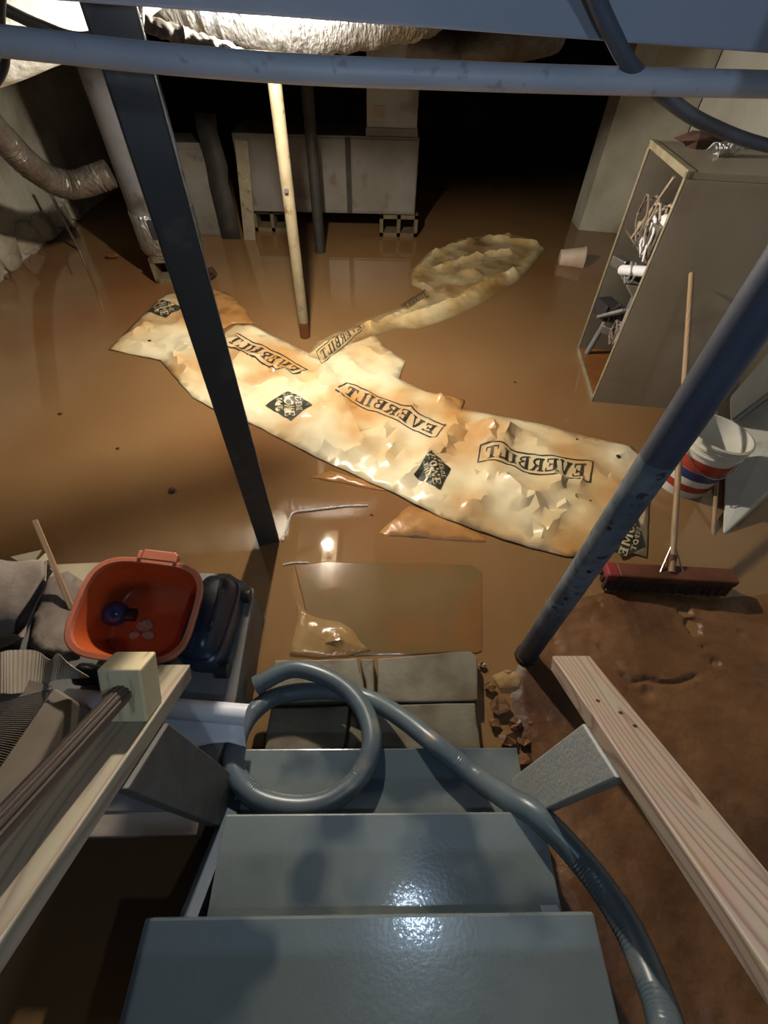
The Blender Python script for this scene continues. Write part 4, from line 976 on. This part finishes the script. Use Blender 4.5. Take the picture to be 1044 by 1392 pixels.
# kraft bag, cards and cardboard
kb = MB(); N1, N2 = 22, 28
cA = P(-70, 835, .36); cB = P(48, 815, .37)
for i in range(N1 + 1):
    u = i / N1; c = cA.lerp(cB, u * 1.0) ; rz = .115 * (1 - .25 * max(0, u-.6)/.4); ry = .15 * (1 - .15*u)
    for k in range(N2):
        a = 2*math.pi*k/N2; cy, sz = math.cos(a), math.sin(a)
        e = .7
        v = Vector((c.x + .05*sz*u, c.y + ry*math.copysign(abs(cy)**e, cy), BZ + .118 + rz*math.copysign(abs(sz)**e, sz)))
        v += .022 * noise.noise_vector(v * 8) + .010 * noise.noise_vector(v * 22)
        v.z = max(v.z, BZ + .002); kb.v.append(v)
for i in range(N1):
    for k in range(N2): kb.f.append((i*N2+k, i*N2+(k+1) % N2, (i+1)*N2+(k+1) % N2, (i+1)*N2+k))
kb.f.append(tuple(range(N2)))
tag(kb.build('kraft_bag', M_['kraft'], smooth=True, solid=.004), 'crumpled brown kraft paper bag lying on the crate beside the orange tub', 'bag')
sheet('kraft_paper', [(62, 788), (92, 776), (128, 800), (118, 850), (112, 885), (70, 892), (40, 880), (48, 830)], M_['kraft'], 'flattened creased kraft paper lying between the bag and the orange tub', 'paper', z=.264, seed=21, amp=.02, facet=.012, step=.03)
cs = [P(60, 768, .262), P(150, 764, .262), P(150, 840, .262), P(70, 850, .262)]
mb = MB().hexa([c + Vector((0, 0, -.008)) for c in cs] + cs)
tag(mb.build('cream_card', M_['cream_card']), 'flat cream card lying on the crate behind the orange tub', 'card')
tg = MB()
for tri in ([(15, 757), (62, 752), (40, 772)], [(62, 752), (70, 766), (38, 775)], [(40, 772), (68, 768), (62, 790)]):
    p = [P(a, b, .44) for a, b in tri]; p[1].z += .02; k = len(tg.v); tg.v += p; tg.f.append((k, k+1, k+2))
tag(tg.build('torn_paper', M_['cream_card'], solid=.003), 'torn pale paper shreds sticking up behind the kraft bag', 'paper')
tag(beam('wooden_stick', P(98, 828, .27), P(47, 707, .42), .018, .010, M_['handle'], bevel=.002), 'pale wooden stick poking up between the kraft bag and the orange tub', 'stick')

# wavy corrugated sheet
cw = MB(); nx2 = 60
top = [(-60, 905), (0, 893), (20, 886), (45, 882), (60, 892), (72, 897), (85, 893), (97, 905), (117, 917)]
bot = [(-60, 990), (0, 950), (20, 945), (40, 938), (55, 934), (68, 930), (78, 929), (95, 924), (117, 918)]
tw = spline([P(a, b, .50) for a, b in top], 10); bw = spline([P(a, b, .47) for a, b in bot], 10)
for i, (a, b) in enumerate(zip(tw, bw)):
    for j in range(9):
        p = a.lerp(b, j/8); p.z += .02 * math.sin(i * .13) + .0016 * (i % 2); cw.v.append(p)
for i in range(len(tw) - 1):
    for j in range(8): a = i*9+j; cw.f.append((a, a+1, a+10, a+9))
tag(cw.build('corrugated_sheet', M_['cardboard'], smooth=False, solid=.002), 'wavy tan single-face corrugated sheet lying over the cardboard box', 'cardboard')
# cardboard box with ribbed corrugated face
t = thing('corrugated_box', 'dusty cardboard piece with exposed corrugated ribs beside the brown pole', 'cardboard', P(20, 1010, BZ))
A0, A1, A2, A3 = P(74, 934, .46), P(98, 950, .44), P(10, 1125, .46), P(-30, 1085, .50)
low = [Vector((p.x, p.y, .30)) for p in (A0, A1, A2, A3)]
MB().hexa(low + [A0, A1, A2, A3]).build('edge_wall', M_['cardboard_dim'], t, bevel=.006)
B0, B1, B2, B3 = P(72, 936, .455), P(-25, 1080, .485), P(-110, 1020, .455), P(-70, 960, .45)
nr_ = 46; rb = MB()
for i in range(nr_ * 4 + 1):
    u = i / (nr_ * 4); a = B0.lerp(B1, u); b = B3.lerp(B2, u); h = .004 * math.sin(i * math.pi / 2)
    rb.v += [a + Vector((0, 0, h)), b + Vector((0, 0, h))]
rb.f = [(2*i, 2*i+1, 2*i+3, 2*i+2) for i in range(nr_*4)]
o = rb.build('corrugated_face', M_['cardboard_dim'], t, smooth=True, solid=.002)
for q in (B3.lerp(B2, .1), B3.lerp(B2, .9)):
    MB().tube([(q.x + .05, q.y, BZ), (q.x + .05, q.y, q.z - .004)], .02, 10).build('box_corner', M_['cardboard_dim'], t)
fl = [P(-40, 905, .475), P(70, 932, .47), P(55, 940, .468), P(-40, 965, .468)]
mb = MB().hexa([c - Vector((0, 0, .003)) for c in fl] + fl); mb.build('folded_flap', M_['cardboard_dim'], t)
# dark tangle by the pole
wirecoil_pts = [P(88 + 14*math.cos(k*.9), 1000 + 12*math.sin(k*.9), .275 + .012*(k % 3)) for k in range(16)]
tag(MB().tube(spline(wirecoil_pts, 4), .006, 7).build('black_wire', M_['brown_rag'], smooth=True), 'dark tangled wire between the corrugated cardboard and the white vinyl', 'wire')
